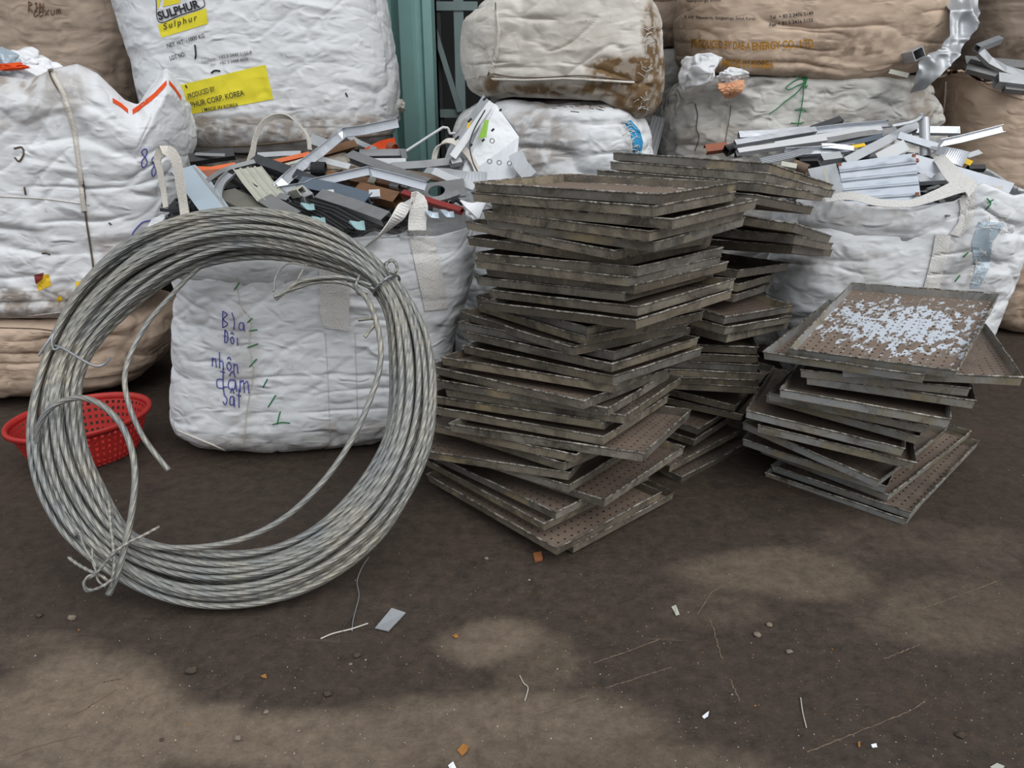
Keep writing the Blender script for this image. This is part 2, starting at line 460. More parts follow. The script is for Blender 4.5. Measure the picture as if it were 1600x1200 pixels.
def m_tray(kind):
    m, nt, b = mat_new('tray_' + kind)
    v = coords(nt, (1, 1, 1), True)
    oi = nt.nodes.new('ShaderNodeObjectInfo')
    r4 = nt.nodes.new('ShaderNodeValToRGB'); cr4 = r4.color_ramp; cr4.interpolation = 'LINEAR'
    cr4.elements[0].color = (*lin(98, 90, 78), 1); cr4.elements[1].color = (*lin(146, 142, 134), 1)
    for p_, c_ in ((.3, lin(128, 118, 102)), (.55, lin(122, 120, 116)), (.8, lin(150, 138, 116))):
        e_ = cr4.elements.new(p_); e_.color = (*c_, 1)
    nt.links.new(oi.outputs['Random'], r4.inputs[0]); hue = r4.outputs[0]
    if kind in ('floor', 'peeled'):
        hue = mix_rgb(nt, oi.outputs['Random'], lin(122, 106, 94), lin(98, 88, 80))
    p1 = ramp(nt, noise(nt, 6, 8, 0.74, v, 0.8), 0.42, 0.64)
    c = mix_rgb(nt, p1, hue, lin(78, 72, 64) if kind in ('wall', 'rim') else lin(108, 103, 94) if kind == 'pale' else lin(128, 112, 99))
    p2 = ramp(nt, noise(nt, 3.2, 5, 0.6, v, 0.3), 0.60, 0.70)
    if kind == 'pale':
        c = mix_rgb(nt, ramp(nt, noise(nt, 4, 6, 0.7, v, 0.5), 0.42, 0.6), lin(148, 150, 150), lin(142, 133, 112))
        c = mix_rgb(nt, ramp(nt, noise(nt, 9, 8, 0.75, v, 0.8), 0.50, 0.68), c, lin(98, 93, 84))
    if kind in ('wall', 'pale'):
        c = mix_rgb(nt, p2, c, lin(164, 148, 118))
    pits = ramp(nt, noise(nt, 105, 4, 0.7, v), 0.61, 0.69)
    k = {'wall': 0.7, 'pale': 0.5, 'rim': 0.95, 'floor': 0.45, 'peeled': 0.45}[kind]
    if kind == 'rim':
        c = mix_rgb(nt, ramp(nt, noise(nt, 40, 8, 0.8, v, 0.6), 0.42, 0.62), lin(52, 46, 40), lin(188, 182, 172))
        c = mix_rgb(nt, ramp(nt, noise(nt, 9, 5, 0.7, v), 0.48, 0.62), c, lin(74, 68, 60))
    mu = nd(nt, 'ShaderNodeMath', operation='MULTIPLY'); mu.inputs[1].default_value = k
    nt.links.new(pits, mu.inputs[0])
    c = mix_rgb(nt, mu.outputs[0], c, lin(178, 176, 172))
    if kind == 'peeled':                     # bare silver where the brown crust has flaked off
        tc = nt.nodes.new('ShaderNodeTexCoord')
        mp = nt.nodes.new('ShaderNodeMapping')
        mp.inputs['Scale'].default_value = (4.4, 3.2, 0); mp.inputs['Location'].default_value = (-0.12, 0.05, 0)
        ln = nd(nt, 'ShaderNodeVectorMath', operation='LENGTH')
        nt.links.new(tc.outputs['Object'], mp.inputs[0]); nt.links.new(mp.outputs[0], ln.inputs[0])
        fall = nd(nt, 'ShaderNodeMath', operation='MULTIPLY_ADD'); fall.inputs[1].default_value = -0.16; fall.inputs[2].default_value = 0.13
        nt.links.new(ln.outputs['Value'], fall.inputs[0])
        ad = nd(nt, 'ShaderNodeMath', operation='ADD')
        nt.links.new(fall.outputs[0], ad.inputs[0]); nt.links.new(noise(nt, 40, 6, 0.66, coords(nt, (0.5, 1, 1)), 0.4), ad.inputs[1])
        c = mix_rgb(nt, ramp(nt, ad.outputs[0], 0.515, 0.53), c, lin(196, 204, 214))
    nt.links.new(c, b.inputs['Base Color'])
    b.inputs['Metallic'].default_value = 0.25 if kind in ('wall', 'pale', 'rim') else 0.1
    b.inputs['Roughness'].default_value = 0.55 if kind in ('wall', 'pale', 'rim') else 0.65
    bump(nt, b, noise(nt, 40, 4, 0.6, v), 0.15, 0.004)
    if kind in ('floor', 'peeled'):          # the rows of drilled holes
        tc = nt.nodes.new('ShaderNodeTexCoord')
        sc = nd(nt, 'ShaderNodeVectorMath', operation='SCALE'); sc.inputs['Scale'].default_value = 1 / 0.032
        nt.links.new(tc.outputs['Object'], sc.inputs[0])
        fr = nd(nt, 'ShaderNodeVectorMath', operation='FRACTION')
        nt.links.new(sc.outputs[0], fr.inputs[0])
        su = nd(nt, 'ShaderNodeVectorMath', operation='SUBTRACT'); su.inputs[1].default_value = (0.5, 0.5, 0)
        nt.links.new(fr.outputs[0], su.inputs[0])
        mu2 = nd(nt, 'ShaderNodeVectorMath', operation='MULTIPLY'); mu2.inputs[1].default_value = (1, 1, 0)
        nt.links.new(su.outputs[0], mu2.inputs[0])
        ln = nd(nt, 'ShaderNodeVectorMath', operation='LENGTH')
        nt.links.new(mu2.outputs[0], ln.inputs[0])
        lt = nd(nt, 'ShaderNodeMath', operation='LESS_THAN'); lt.inputs[1].default_value = 0.135
        nt.links.new(ln.outputs['Value'], lt.inputs[0])
        tr = nt.nodes.new('ShaderNodeBsdfTransparent')
        mx = nt.nodes.new('ShaderNodeMixShader')
        nt.links.new(lt.outputs[0], mx.inputs[0]); nt.links.new(b.outputs[0], mx.inputs[1]); nt.links.new(tr.outputs[0], mx.inputs[2])
        nt.links.new(mx.outputs[0], nt.nodes['Material Output'].inputs['Surface'])
    return m
for _k in ('wall', 'pale', 'rim', 'floor', 'peeled'): M['tray_' + _k] = m_tray(_k)

# ------------------------------------------------------------------ the setting: yard floor, shed wall, added shading roof
def m_floor():
    m, nt, b = mat_new('oil_stained_yard_floor')
    v = coords(nt)
    at = nd(nt, 'ShaderNodeAttribute', attribute_name='lighter')
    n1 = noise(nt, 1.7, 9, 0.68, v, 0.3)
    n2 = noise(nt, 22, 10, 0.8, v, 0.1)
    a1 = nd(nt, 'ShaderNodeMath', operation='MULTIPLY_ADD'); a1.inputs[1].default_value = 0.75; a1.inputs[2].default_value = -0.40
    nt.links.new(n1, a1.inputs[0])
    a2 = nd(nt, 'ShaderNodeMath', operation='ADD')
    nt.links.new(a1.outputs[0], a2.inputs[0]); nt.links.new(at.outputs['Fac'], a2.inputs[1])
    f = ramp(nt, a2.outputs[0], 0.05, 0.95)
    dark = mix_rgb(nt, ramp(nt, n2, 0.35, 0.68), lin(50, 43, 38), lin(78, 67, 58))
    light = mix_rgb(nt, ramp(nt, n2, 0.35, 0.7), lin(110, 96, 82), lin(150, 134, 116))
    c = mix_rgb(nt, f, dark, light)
    red = ramp(nt, noise(nt, 3.1, 6, 0.7, v, 0.5), 0.56, 0.72)
    mr = nd(nt, 'ShaderNodeMath', operation='MULTIPLY'); mr.inputs[1].default_value = 0.35
    nt.links.new(red, mr.inputs[0])
    c = mix_rgb(nt, mr.outputs[0], c, lin(88, 67, 53))
    scr = ramp(nt, noise(nt, 9, 7, 0.75, coords(nt, (0.5, 5, 1)), 0.8), 0.60, 0.72)
    ms = nd(nt, 'ShaderNodeMath', operation='MULTIPLY'); ms.inputs[1].default_value = 0.3
    nt.links.new(scr, ms.inputs[0])
    c = mix_rgb(nt, ms.outputs[0], c, lin(116, 101, 87))
    dk = ramp(nt, noise(nt, 3.3, 7, 0.7, v, 0.7), 0.57, 0.70)
    md_ = nd(nt, 'ShaderNodeMath', operation='MULTIPLY'); md_.inputs[1].default_value = 0.5
    nt.links.new(dk, md_.inputs[0])
    c = mix_rgb(nt, md_.outputs[0], c, lin(40, 35, 33))
    sp = ramp(nt, noise(nt, 120, 2, 0.5, v), 0.70, 0.75)
    m3 = nd(nt, 'ShaderNodeMath', operation='MULTIPLY'); m3.inputs[1].default_value = 0.4
    nt.links.new(sp, m3.inputs[0])
    c = mix_rgb(nt, m3.outputs[0], c, lin(150, 138, 124))
    nt.links.new(c, b.inputs['Base Color'])
    r = ramp(nt, n2, 0.3, 0.7, (0.5,) * 3, (0.8,) * 3)
    nt.links.new(r, b.inputs['Roughness'])
    b.inputs['Specular IOR Level'].default_value = 0.25
    bump(nt, b, noise(nt, 45, 9, 0.75, v), 0.6, 0.012)
    return m

nx, ny = 240, 240
gx = np.concatenate([np.linspace(-11, -4, 20)[:-1], np.linspace(-4, 4, 190), np.linspace(4, 11, 20)[1:]]); nx = len(gx); gy = np.concatenate([np.linspace(-3, 0.8, 20)[:-1], np.linspace(0.8, 3.2, 170), np.linspace(3.2, 6.4, 52)[1:]])
ny = len(gy)
X, Y = np.meshgrid(gx, gy)
FV = np.stack([X.ravel(), Y.ravel(), np.zeros(X.size)], 1)
pix = to_pix(np.where(FV[:, 1:2] > 0.6, FV, FV * [1, 0, 1] + [0, 0.6, 0]))
lighter = np.zeros(len(FV))  # mask of lighter, soft-edged floor patches set by hand
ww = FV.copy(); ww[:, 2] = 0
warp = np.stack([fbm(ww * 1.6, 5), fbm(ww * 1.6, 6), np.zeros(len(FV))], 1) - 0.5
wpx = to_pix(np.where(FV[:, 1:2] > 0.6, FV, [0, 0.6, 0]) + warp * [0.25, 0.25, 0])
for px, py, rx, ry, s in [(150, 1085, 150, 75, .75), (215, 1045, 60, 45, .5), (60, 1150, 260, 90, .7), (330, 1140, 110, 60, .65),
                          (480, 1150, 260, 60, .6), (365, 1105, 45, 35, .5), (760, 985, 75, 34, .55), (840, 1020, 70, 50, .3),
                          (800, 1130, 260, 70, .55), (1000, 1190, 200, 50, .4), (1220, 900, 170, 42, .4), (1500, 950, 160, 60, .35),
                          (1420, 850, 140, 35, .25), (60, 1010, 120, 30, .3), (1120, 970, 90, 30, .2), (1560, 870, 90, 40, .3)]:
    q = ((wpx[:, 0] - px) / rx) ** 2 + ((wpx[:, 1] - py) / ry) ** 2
    lighter = np.maximum(lighter, s * (1 - smooth(0.35, 1.5, q)))
lighter = np.where(FV[:, 1] < 1.4, np.maximum(lighter, 0.25 * smooth(1.4, 1.1, FV[:, 1])), lighter)
floor = mesh_obj('floor', FV, grid_faces(ny, nx), m_floor(), sm=True, attr={'lighter': lighter}, local=True)
tag(floor, kind='structure')

def quadbox(x0, x1, y0, y1, z0, z1):
    V = [(x, y, z) for z in (z0, z1) for y in (y0, y1) for x in (x0, x1)]
    return np.array(V, float), [(0, 2, 3, 1), (4, 5, 7, 6), (0, 1, 5, 4), (2, 6, 7, 3), (0, 4, 6, 2), (1, 3, 7, 5)]

M['shed_wall'] = plain('dark_shed_cladding', (0.035, 0.036, 0.037), 0.8, 0, 0.4, 3)
v, f = quadbox(-11, 11, 6.4, 6.5, 0, 4.3); tag(mesh_obj('wall_back', v, f, M['shed_wall'], local=True), kind='structure')
M['shade_roof'] = plain('shade_roof_sheet', (0.16, 0.165, 0.17), 0.7, 0, 0.2, 3)
v, f = quadbox(-11, 11, 3.6, 6.5, 4.3, 4.36); tag(mesh_obj('added_shade_roof', v, f, M['shade_roof'], local=True), kind='structure')  # roof added out of view to shade the back of the scene

# the folded teal sheet that cases a post
Yc = 4.95
plan = [(594, .12), (606, .10), (612, .07), (618, .10), (632, .02), (652, .0), (656, .03), (664, .03), (668, .0), (681, .0), (684, .08), (684, .2)]
pl = np.array([[(px - 800) / FPX * (Yc * cP + 0.4 * sP), Yc + o_] for px, o_ in plan])
zs = np.linspace(0, 3.4, 30)
V = []
for z in zs:
    for k, (x, y) in enumerate(pl): V.append((x, y, z))
n = len(pl)
F = [tuple(q) for q in grid_faces(len(zs), n)]
V2 = [(x, y + 0.012, z) for x, y, z in V]
o2 = len(V)
F2 = [tuple(i + o2 for i in q[::-1]) for q in F]
E_ = [(r * n + (n - 1), (r + 1) * n + (n - 1), (r + 1) * n + n - 1 + o2, r * n + n - 1 + o2) for r in range(len(zs) - 1)]
post = mesh_obj('sheet_metal_post', np.array(V + V2), F + F2 + E_, M['teal_paint'])
tag(post, 'tall teal folded sheet metal post between the big printed bag and the lattice', 'post')

def bar_vf(a, b_, w, h, up=(0, -1, 0)):
    a = np.asarray(a, float); b_ = np.asarray(b_, float)
    d = (b_ - a) / np.linalg.norm(b_ - a)
    u = np.cross(d, up); u /= np.linalg.norm(u); w2 = np.cross(u, d)
    V = []
    for p in (a, b_):
        for s, t in ((-1, -1), (1, -1), (1, 1), (-1, 1)): V.append(p + u * s * w / 2 + w2 * t * h / 2)
    return np.array(V), [(0, 1, 2, 3)[::-1], (4, 5, 6, 7), (0, 1, 5, 4), (1, 2, 6, 5), (2, 3, 7, 6), (3, 0, 4, 7)]

tz = 5.32
xa = lambda px, z=1.5: (px - 800) / FPX * (tz * cP + (CAM_H - z) * sP)
tr = thing('lattice_frame', (xa(700), tz, 0), 'pale grey steel lattice frame with a diagonal brace behind the teal post', 'frame')
def tbar(name, a, b_, w, h, m='teal_dull'):
    v, f = bar_vf(a, b_, w, h); return mesh_obj(name, v, f, M[m], tr)
tbar('upright', (xa(687), tz, 0), (xa(687), tz, 3.3), .035, .04, 'dark_steel')
tbar('upright', (xa(719), tz, 0), (xa(719), tz, 3.3), .06, .05)
tbar('upright', (xa(709), tz + .35, 0), (xa(709), tz + .35, 3.3), .04, .04, 'dark_steel')
for zz in (zpix(10, tz), zpix(177, tz), zpix(340, tz), 0.3):
    tbar('crossbar', (xa(683), tz - .01, zz), (xa(748), tz - .01, zz), .05, .05)
tbar('brace', (xa(674), tz - .05, zpix(16, tz)), (xa(718), tz - .05, zpix(174, tz)), .032, .03)
tbar('brace', (xa(685), tz + .1, zpix(178, tz)), (xa(716), tz + .1, zpix(335, tz)), .032, .03)

# ------------------------------------------------------------------ bulk bags
class Bag: pass

def bag(label, rows, Yc, dyf, mat, n=3.6, yaw=0.0, seed=1, rt=0.14, rb=0.10, cap=0.05, open_top=None,
        topfn=None, botfn=None, amp=1.0, horiz=1.0, NU=300, NV=150, dirt=(), dyb=None, group='bulk bags', cat='bulk bag', z0=None, body='sack_body'):
    rows = sorted(rows, key=lambda r: -r[0])            # bottom first
    zz = np.array([max(0.0, zpix(r[0], Yc)) for r in rows])
    if z0 is not None: zz[0] = z0
    xl = np.array([xpix(r[1], Yc, z) for r, z in zip(rows, zz)])
    xr = np.array([xpix(r[2], Yc, z) for r, z in zip(rows, zz)])
    zb, zt = zz[0], zz[-1]
    # rings: (z, inset)
    rings = []
    for k in (0.0, .35, .65, .85): rings.append((zb, None, k))
    for a in np.linspace(0, np.pi / 2, 9)[:-1]: rings.append((zb + rb * (1 - np.cos(a)), rb * (1 - np.sin(a)), 1))
    if open_top is None:
        for z in np.linspace(zb + rb, zt - rt, NV): rings.append((z, 0, 1))
        for a in np.linspace(0, np.pi / 2, 12)[1:]: rings.append((zt - rt * (1 - np.sin(a)), rt * (1 - np.cos(a)), 1))
        for k in np.linspace(.95, 0, 22): rings.append((zt + cap * (1 - k ** 2), rt, k))
    else:
        for z in np.linspace(zb + rb, zt, NV): rings.append((z, 0, 1))
        rings.append((zt + .004, .006, 1))
        for z in np.linspace(zt - .01, zt - open_top, 8): rings.append((z, .014, 1))
        for k in (.8, .5, .2, 0): rings.append((zt - open_top, .014, k))
    nr = len(rings)
    t = np.linspace(0, 2 * np.pi, NU, endpoint=False)
    e = 2.0 / n
    c0 = np.sign(np.cos(t)) * np.abs(np.cos(t)) ** e; s0 = np.sign(np.sin(t)) * np.abs(np.sin(t)) ** e
    # even spacing round the section
    cc = np.append(c0, c0[0]); ss = np.append(s0, s0[0])
    L = np.concatenate([[0], np.cumsum(np.hypot(np.diff(cc), np.diff(ss)))])
    q = np.linspace(0, L[-1], NU, endpoint=False)
    c0 = np.interp(q, L, cc); s0 = np.interp(q, L, ss)
    cx = c0 * math.cos(yaw) - s0 * math.sin(yaw); sy = c0 * math.sin(yaw) + s0 * math.cos(yaw)
    cx /= np.abs(cx).max(); sy /= np.abs(sy).max()
    zr = np.array([r[0] for r in rings])
    zcl = np.clip(zr, zb, zt)
    from_l = np.interp(zcl, zz, xl); from_r = np.interp(zcl, zz, xr)
    k3 = np.ones(7) / 7
    sm_ = lambda a: np.convolve(np.pad(a, 3, mode='edge'), k3, 'valid')
    from_l, from_r = sm_(from_l), sm_(from_r)
    xc, hx = (from_l + from_r) / 2, (from_r - from_l) / 2
    if np.isscalar(dyf): fy = np.full(nr, dyf)
    else: fy = np.interp((zcl - zb) / (zt - zb), [d[0] for d in dyf], [d[1] for d in dyf])
    by = np.full(nr, dyb if dyb else (dyf if np.isscalar(dyf) else max(d[1] for d in dyf)))
    ins = np.array([rb if r[1] is None else r[1] for r in rings]); k = np.array([r[2] for r in rings])
    HX = np.maximum(hx - ins, .02) * k; FY = np.maximum(fy - ins, .02) * k; BY = np.maximum(by - ins, .02) * k
    Px = xc[:, None] + HX[:, None] * cx[None, :]
    Py = Yc + np.where(sy[None, :] < 0, FY[:, None], BY[:, None]) * sy[None, :]
    Pz = np.repeat(zr[:, None], NU, 1)
    P = np.stack([Px, Py, Pz], -1)
    # creases
    flat = P.reshape(-1, 3)
    du = np.roll(P, -1, 1) - np.roll(P, 1, 1)
    dv = np.gradient(P, axis=0)
    N = np.cross(du, dv); N /= np.linalg.norm(N, axis=-1)[..., None] + 1e-9
    N = N.reshape(-1, 3)
    w = flat + 0.10 * np.stack([fbm(flat * 2.2, seed + 1, 3), fbm(flat * 2.2, seed + 2, 3), fbm(flat * 2.2, seed + 3, 3)], 1)
    d = (fbm(flat * 1.7, seed, 2) - .5) * .075
    mk = smooth(.38, .62, fbm(flat * 3.1, seed + 31, 3)); mk2 = smooth(.40, .66, fbm(flat * 4.3, seed + 32, 3))
    d -= horiz * .034 * mk * ridge(w * [1.3, 1.3, 6.0], seed + 5) ** 7
    d -= horiz * .020 * mk2 * ridge(w * [2.2, 2.2, 13], seed + 6) ** 6
    d -= .013 * mk2 * ridge(w * [5, 5, 4], seed + 7) ** 5
    d -= .010 * ridge(np.stack([w[:, 0] + .8 * w[:, 2], w[:, 1], w[:, 2] - .8 * w[:, 0]], 1) * [3, 3, 8], seed + 8) ** 8 * (1 - .6 * mk)
    d += .0035 * ridge(w * 15, seed + 9) ** 2
    d += .002 * (fbm(w * 34, seed + 11, 2) - .5)
    hgt = smooth(0, .06, flat[:, 2] - zb)
    keep = np.ones(len(flat))
    flat2 = flat + N * (d * amp * keep * np.where(np.repeat(k < .99, NU), .5, 1) )[:, None]
    flat2[:, 2] = np.where(np.repeat(zr <= zb + 1e-6, NU), zb, np.maximum(flat2[:, 2], zb))
    pixel = to_pix(flat2)
    if topfn is not None:
        tp = np.array(topfn, float)
        dzpx = np.interp(pixel[:, 0], tp[:, 0], tp[:, 1])
        wgt = smooth(zb + .45 * (zt - zb), zt, flat2[:, 2])
        flat2[:, 2] += -dzpx * wgt * (Yc * 1.02 / FPX)
    if botfn is not None:
        tp = np.array(botfn, float)
        dzpx = np.interp(pixel[:, 0], tp[:, 0], tp[:, 1])
        wgt = 1 - smooth(zb, zb + .45 * (zt - zb), flat2[:, 2])
        flat2[:, 2] += -dzpx * wgt * (Yc * 1.02 / FPX)
    pixel = to_pix(flat2)
    da = np.zeros(len(flat2))
    for (px, py, rx, ry, s) in dirt:
        rr = ((pixel[:, 0] - px) / rx) ** 2 + ((pixel[:, 1] - py) / ry) ** 2
        da = np.maximum(da, s * (1 - smooth(.3, 1.6, rr + 1.3 * (fbm(flat2 * 9, seed + 21) - .5))) * (0.45 + .7 * smooth(.40, .60, fbm(flat2 * 26, seed + 22))) * 1.25)
    da = np.clip(da, 0, 1)
    F = grid_faces(nr, NU, True)
    B = Bag()
    B.V, B.F = flat2, F
    B.bvh = BVHTree.FromPolygons([tuple(v) for v in flat2], [tuple(int(i) for i in f) for f in F])
    B.zt, B.zb, B.Yc = zt, zb, Yc
    B.thing = thing('bulk_bag', (float((xl[0] + xr[0]) / 2), Yc, float(zb)), label, cat, group)
    B.body = mesh_obj(body, flat2, F, M[mat], B.thing, sm=True, attr={'dirt': da})
    B.last = Yc - (dyf if np.isscalar(dyf) else dyf[0][1])
    return B

def on(B, px, py, off=0.003):
    d = ray(px, py)
    h = B.bvh.ray_cast(Vector(O), Vector(d))
    if h[0] is None:
        return O + d * (B.last / d[1] if abs(d[1]) > 1e-6 else 4) - d * off
    B.last = h[0][1]
    return np.array(h[0]) - d * off

def patch_vf(B, L, R, nr, nc, off=0.003, th=0.003, bow=0.0):
    L = resample(L, nr); R = resample(R, nr)
    fr = []
    for a, b_ in zip(L, R):
        for k in range(nc):
            p = a + (b_ - a) * k / (nc - 1)
            fr.append(on(B, p[0], p[1], off + bow * (1 - (2 * k / (nc - 1) - 1) ** 2)))
    fr = np.array(fr)
    toward = O - fr; toward /= np.linalg.norm(toward, axis=1)[:, None]
    bk = fr - toward * th
    F = [tuple(q) for q in grid_faces(nr, nc)]
    o_ = len(fr)
    F += [tuple(i + o_ for i in q[::-1]) for q in F[:]]
    bd = [k for k in range(nc)] + [r * nc + nc - 1 for r in range(1, nr)] + [(nr - 1) * nc + k for k in range(nc - 2, -1, -1)] + [r * nc for r in range(nr - 2, 0, -1)]
    for i in range(len(bd)):
        a, b_ = bd[i], bd[(i + 1) % len(bd)]
        F.append((a, a + o_, b_ + o_, b_))
    return np.vstack([fr, bk]), F

def patch(B, name, quad, mat, nr=24, nc=24, off=.0025, th=.002, bow=0.0):
    """quad: four pixel corners tl, tr, br, bl  or two polylines (left, right)"""
    if len(quad) == 2: L, R = quad
    else: L, R = [quad[0], quad[3]], [quad[1], quad[2]]
    v, f = patch_vf(B, L, R, nr, nc, off, th, bow)
    return mesh_obj(name, v, f, M[mat], B.thing, sm=False)

def text_2d(body, bold=0.0, shear=0.0, space=1.0):
    cu = bpy.data.curves.new('tmp', 'FONT')
    cu.body = body; cu.offset = bold; cu.shear = shear; cu.space_character = space; cu.resolution_u = 3
    ob = bpy.data.objects.new('tmp', cu); COL.objects.link(ob)
    dg = bpy.context.evaluated_depsgraph_get()
    me = bpy.data.meshes.new_from_object(ob.evaluated_get(dg))
    bm = bmesh.new(); bm.from_mesh(me)
    bmesh.ops.remove_doubles(bm, verts=bm.verts, dist=1e-4)
    bmesh.ops.triangulate(bm, faces=bm.faces)
    for _ in range(3):
        ed = [e for e in bm.edges if e.calc_length() > .16]
        if ed: bmesh.ops.subdivide_edges(bm, edges=ed, cuts=1); bmesh.ops.triangulate(bm, faces=bm.faces)
    V = np.array([v.co[:2] for v in bm.verts]); F = [[v.index for v in f.verts] for f in bm.faces]
    bm.free(); bpy.data.objects.remove(ob); bpy.data.curves.remove(cu); bpy.data.meshes.remove(me)
    return V, F

def text(B, name, body, p0, p1, hpx, mat, bold=0.0, shear=0.0, space=1.0, off=.007, lean=0.0, parent=None):
    """baseline from pixel p0 to p1, capitals hpx pixels tall"""
    V, F = text_2d(body, bold, shear, space)
    w = V[:, 0].max() - V[:, 0].min()
    x = (V[:, 0] - V[:, 0].min()) / w; y = V[:, 1] / 0.70 * hpx
    p0 = np.array(p0, float); p1 = np.array(p1, float)
    d = p1 - p0; u = d / np.linalg.norm(d); nrm = np.array([u[1], -u[0]])
    if lean: nrm = np.array([nrm[0] * math.cos(lean) - nrm[1] * math.sin(lean), nrm[0] * math.sin(lean) + nrm[1] * math.cos(lean)])
    P = p0 + x[:, None] * d + y[:, None] * nrm
    pts = np.array([on(B, a, b_, off) for a, b_ in P])
    return mesh_obj(name, pts, F, M[mat], parent or B.thing)

def stroke(B, name, lines, mat, wpx=1.3, off=.003, each=True):
    if each and len(lines) > 1 and name in ('tear_mark', 'fabric_stitching', 'green_thread_tuft', 'side_seam'):
        for ln in lines: stroke(B, name, [ln], mat, wpx, off)
        return
    parts = []
    for ln in lines:
        q = np.array(ln, float)
        L = np.linalg.norm(np.diff(q, axis=0), axis=1).sum()
        q = spline(q, max(4, int(L / 2.2)))
        hit = [B.bvh.ray_cast(Vector(O), Vector(ray(a, b_)))[0] is not None for a, b_ in q]
        q = np.array([p for p, h in zip(q, hit) if h])
        if len(q) < 3: continue
        P = np.array([on(B, a, b_, off) for a, b_ in q])
        r = wpx * 0.5 * np.linalg.norm(P[0] - O) / FPX
        parts.append(tube_vf(P, r, 5))
    if not parts: return
    v, f = merge(parts)
    o = mesh_obj(name, v, f, M[mat], B.thing, sm=True)
    if name in ('frayed_fibres', 'abrasion_marks'): o['kind'] = 'stuff'
    return o

def ribbon_vf(P, Wd, w, th=0.004):
    P = np.asarray(P); n = len(P)
    Wd = np.asarray(Wd); Wd = np.repeat(Wd[None], n, 0) if Wd.ndim == 1 else Wd
    T = np.gradient(P, axis=0); T /= np.linalg.norm(T, axis=1)[:, None] + 1e-9
    Wd = Wd - T * (Wd * T).sum(1)[:, None]; Wd /= np.linalg.norm(Wd, axis=1)[:, None] + 1e-9
    Nn = np.cross(T, Wd)
    w = np.full(n, w) if np.isscalar(w) else np.interp(np.linspace(0, 1, n), np.linspace(0, 1, len(w)), w)
    V = np.stack([P - Wd * w[:, None] / 2 - Nn * th / 2, P + Wd * w[:, None] / 2 - Nn * th / 2,
                  P + Wd * w[:, None] / 2 + Nn * th / 2, P - Wd * w[:, None] / 2 + Nn * th / 2], 1)
    F = [tuple(q) for q in grid_faces(n, 4, True)] + [(3, 2, 1, 0), tuple(range(4 * n - 4, 4 * n))]
    return V.reshape(-1, 3), F

def loop_strap(B, name, pts, wpx, mat, wdir=(1, 0, 0), n=40):
    """pts: (px, py, Y) of a free webbing loop"""
    P = np.array([yp(*p) for p in pts])
    P = spline(P, n)
    dist = np.linalg.norm(P.mean(0) - O)
    w = np.array(wpx, float) * dist / FPX if not np.isscalar(wpx) else wpx * dist / FPX
    v, f = ribbon_vf(P, np.array(wdir, float), w, .005)
    return mesh_obj(name, v, f, M[mat], B.thing)

# ---- the white bag of offcuts the cable coil leans on
A = bag('open white woven bag of metal offcuts with blue handwriting, standing behind the cable coil',
        [(652, 296, 660), (610, 276, 700), (520, 280, 715), (430, 283, 742), (370, 264, 749), (335, 256, 745)], 3.25,
        [(0, .42), (.15, .46), (.6, .45), (.9, .47), (1, .44)], 'white_bag', n=4.2, yaw=.12, seed=11, open_top=.16, NU=380, NV=190,
        topfn=[(240, -14), (300, 4), (400, 8), (500, 8), (620, 4), (680, 8), (745, 0)], amp=.75, horiz=.7, dyb=.42,
        dirt=[(330, 700, 120, 16, .35), (450, 690, 160, 14, .3), (380, 590, 25, 110, .16), (560, 670, 60, 20, .3), (300, 360, 40, 60, .3), (650, 330, 70, 20, .2)])
# ---- left corner: white bag standing on a tan one
Cb = bag('dusty tan woven bag squashed flat beneath the tall white bag at left',
         [(584, -110, 240), (545, -120, 268), (505, -118, 278), (466, -105, 268)], 3.72, .42, 'tan_bag', n=3.2, seed=21, dyb=.3, rt=.07, rb=.12, cap=.01,
         dirt=[(60, 560, 90, 40, .35), (240, 590, 60, 50, .5), (200, 545, 60, 30, .25)], amp=.85)
Bb = bag('tall white woven bag with a stitched seam and small yellow holes, at the left edge',
         [(458, -70, 255), (425, -95, 280), (380, -92, 288), (300, -96, 292), (220, -92, 297), (160, -90, 292), (110, -80, 272)], 3.66, .40, 'white_bag',
         n=3.2, dyb=.26, seed=31, rt=.12, rb=.09, cap=.0, NU=340, NV=170, amp=.95, z0=Cb.zt + .012,
         topfn=[(-90, 0), (0, 8), (40, 14), (75, 4), (120, -2), (150, 12), (185, 44), (205, 52), (235, 20), (262, -12), (285, 0), (300, 10)],
         dirt=[(30, 110, 60, 40, .5), (60, 475, 120, 24, .5), (150, 470, 60, 25, .5), (185, 385, 40, 20, .3), (100, 130, 40, 50, .3), (20, 180, 60, 30, .25)])
# ---- back row
Db = bag('tall dusty tan bag standing behind the white bag in the far left corner',
         [(503, -40, 215), (200, -20, 225), (140, -8, 236), (60, 6, 232), (0, 0, 214), (-90, 8, 205), (-120, 20, 196)], 4.75, .45, 'brown_bag', n=3.6, seed=41,
         amp=.7, horiz=.5, dirt=[(60, 30, 70, 40, .2), (180, 150, 80, 60, .25)])
E2 = bag('dark shadowed bag squashed under the big printed sulphur bag',
         [(497, 325, 605), (300, 322, 612), (231, 330, 605)], 4.4, .42, 'grey_bag', n=3.6, seed=47, rt=.08, cap=.0, NU=200, NV=80,
         dirt=[(430, 230, 200, 60, .6)])
Eb = bag('big white bag printed in yellow and black with sulphur lettering',
         [(221, 262, 606), (195, 246, 624), (150, 238, 624), (100, 228, 620), (50, 214, 610), (0, 200, 600), (-60, 194, 594), (-150, 210, 580)], 4.4, .5, 'white_bag',
         n=3.2, seed=51, rt=.16, rb=.12, amp=.7, horiz=.45, z0=E2.zt + .012, NU=360, NV=190,
         dirt=[(430, 205, 220, 26, .45), (560, 210, 80, 30, .5), (312, 190, 20, 10, .5), (500, 170, 160, 60, .12)])
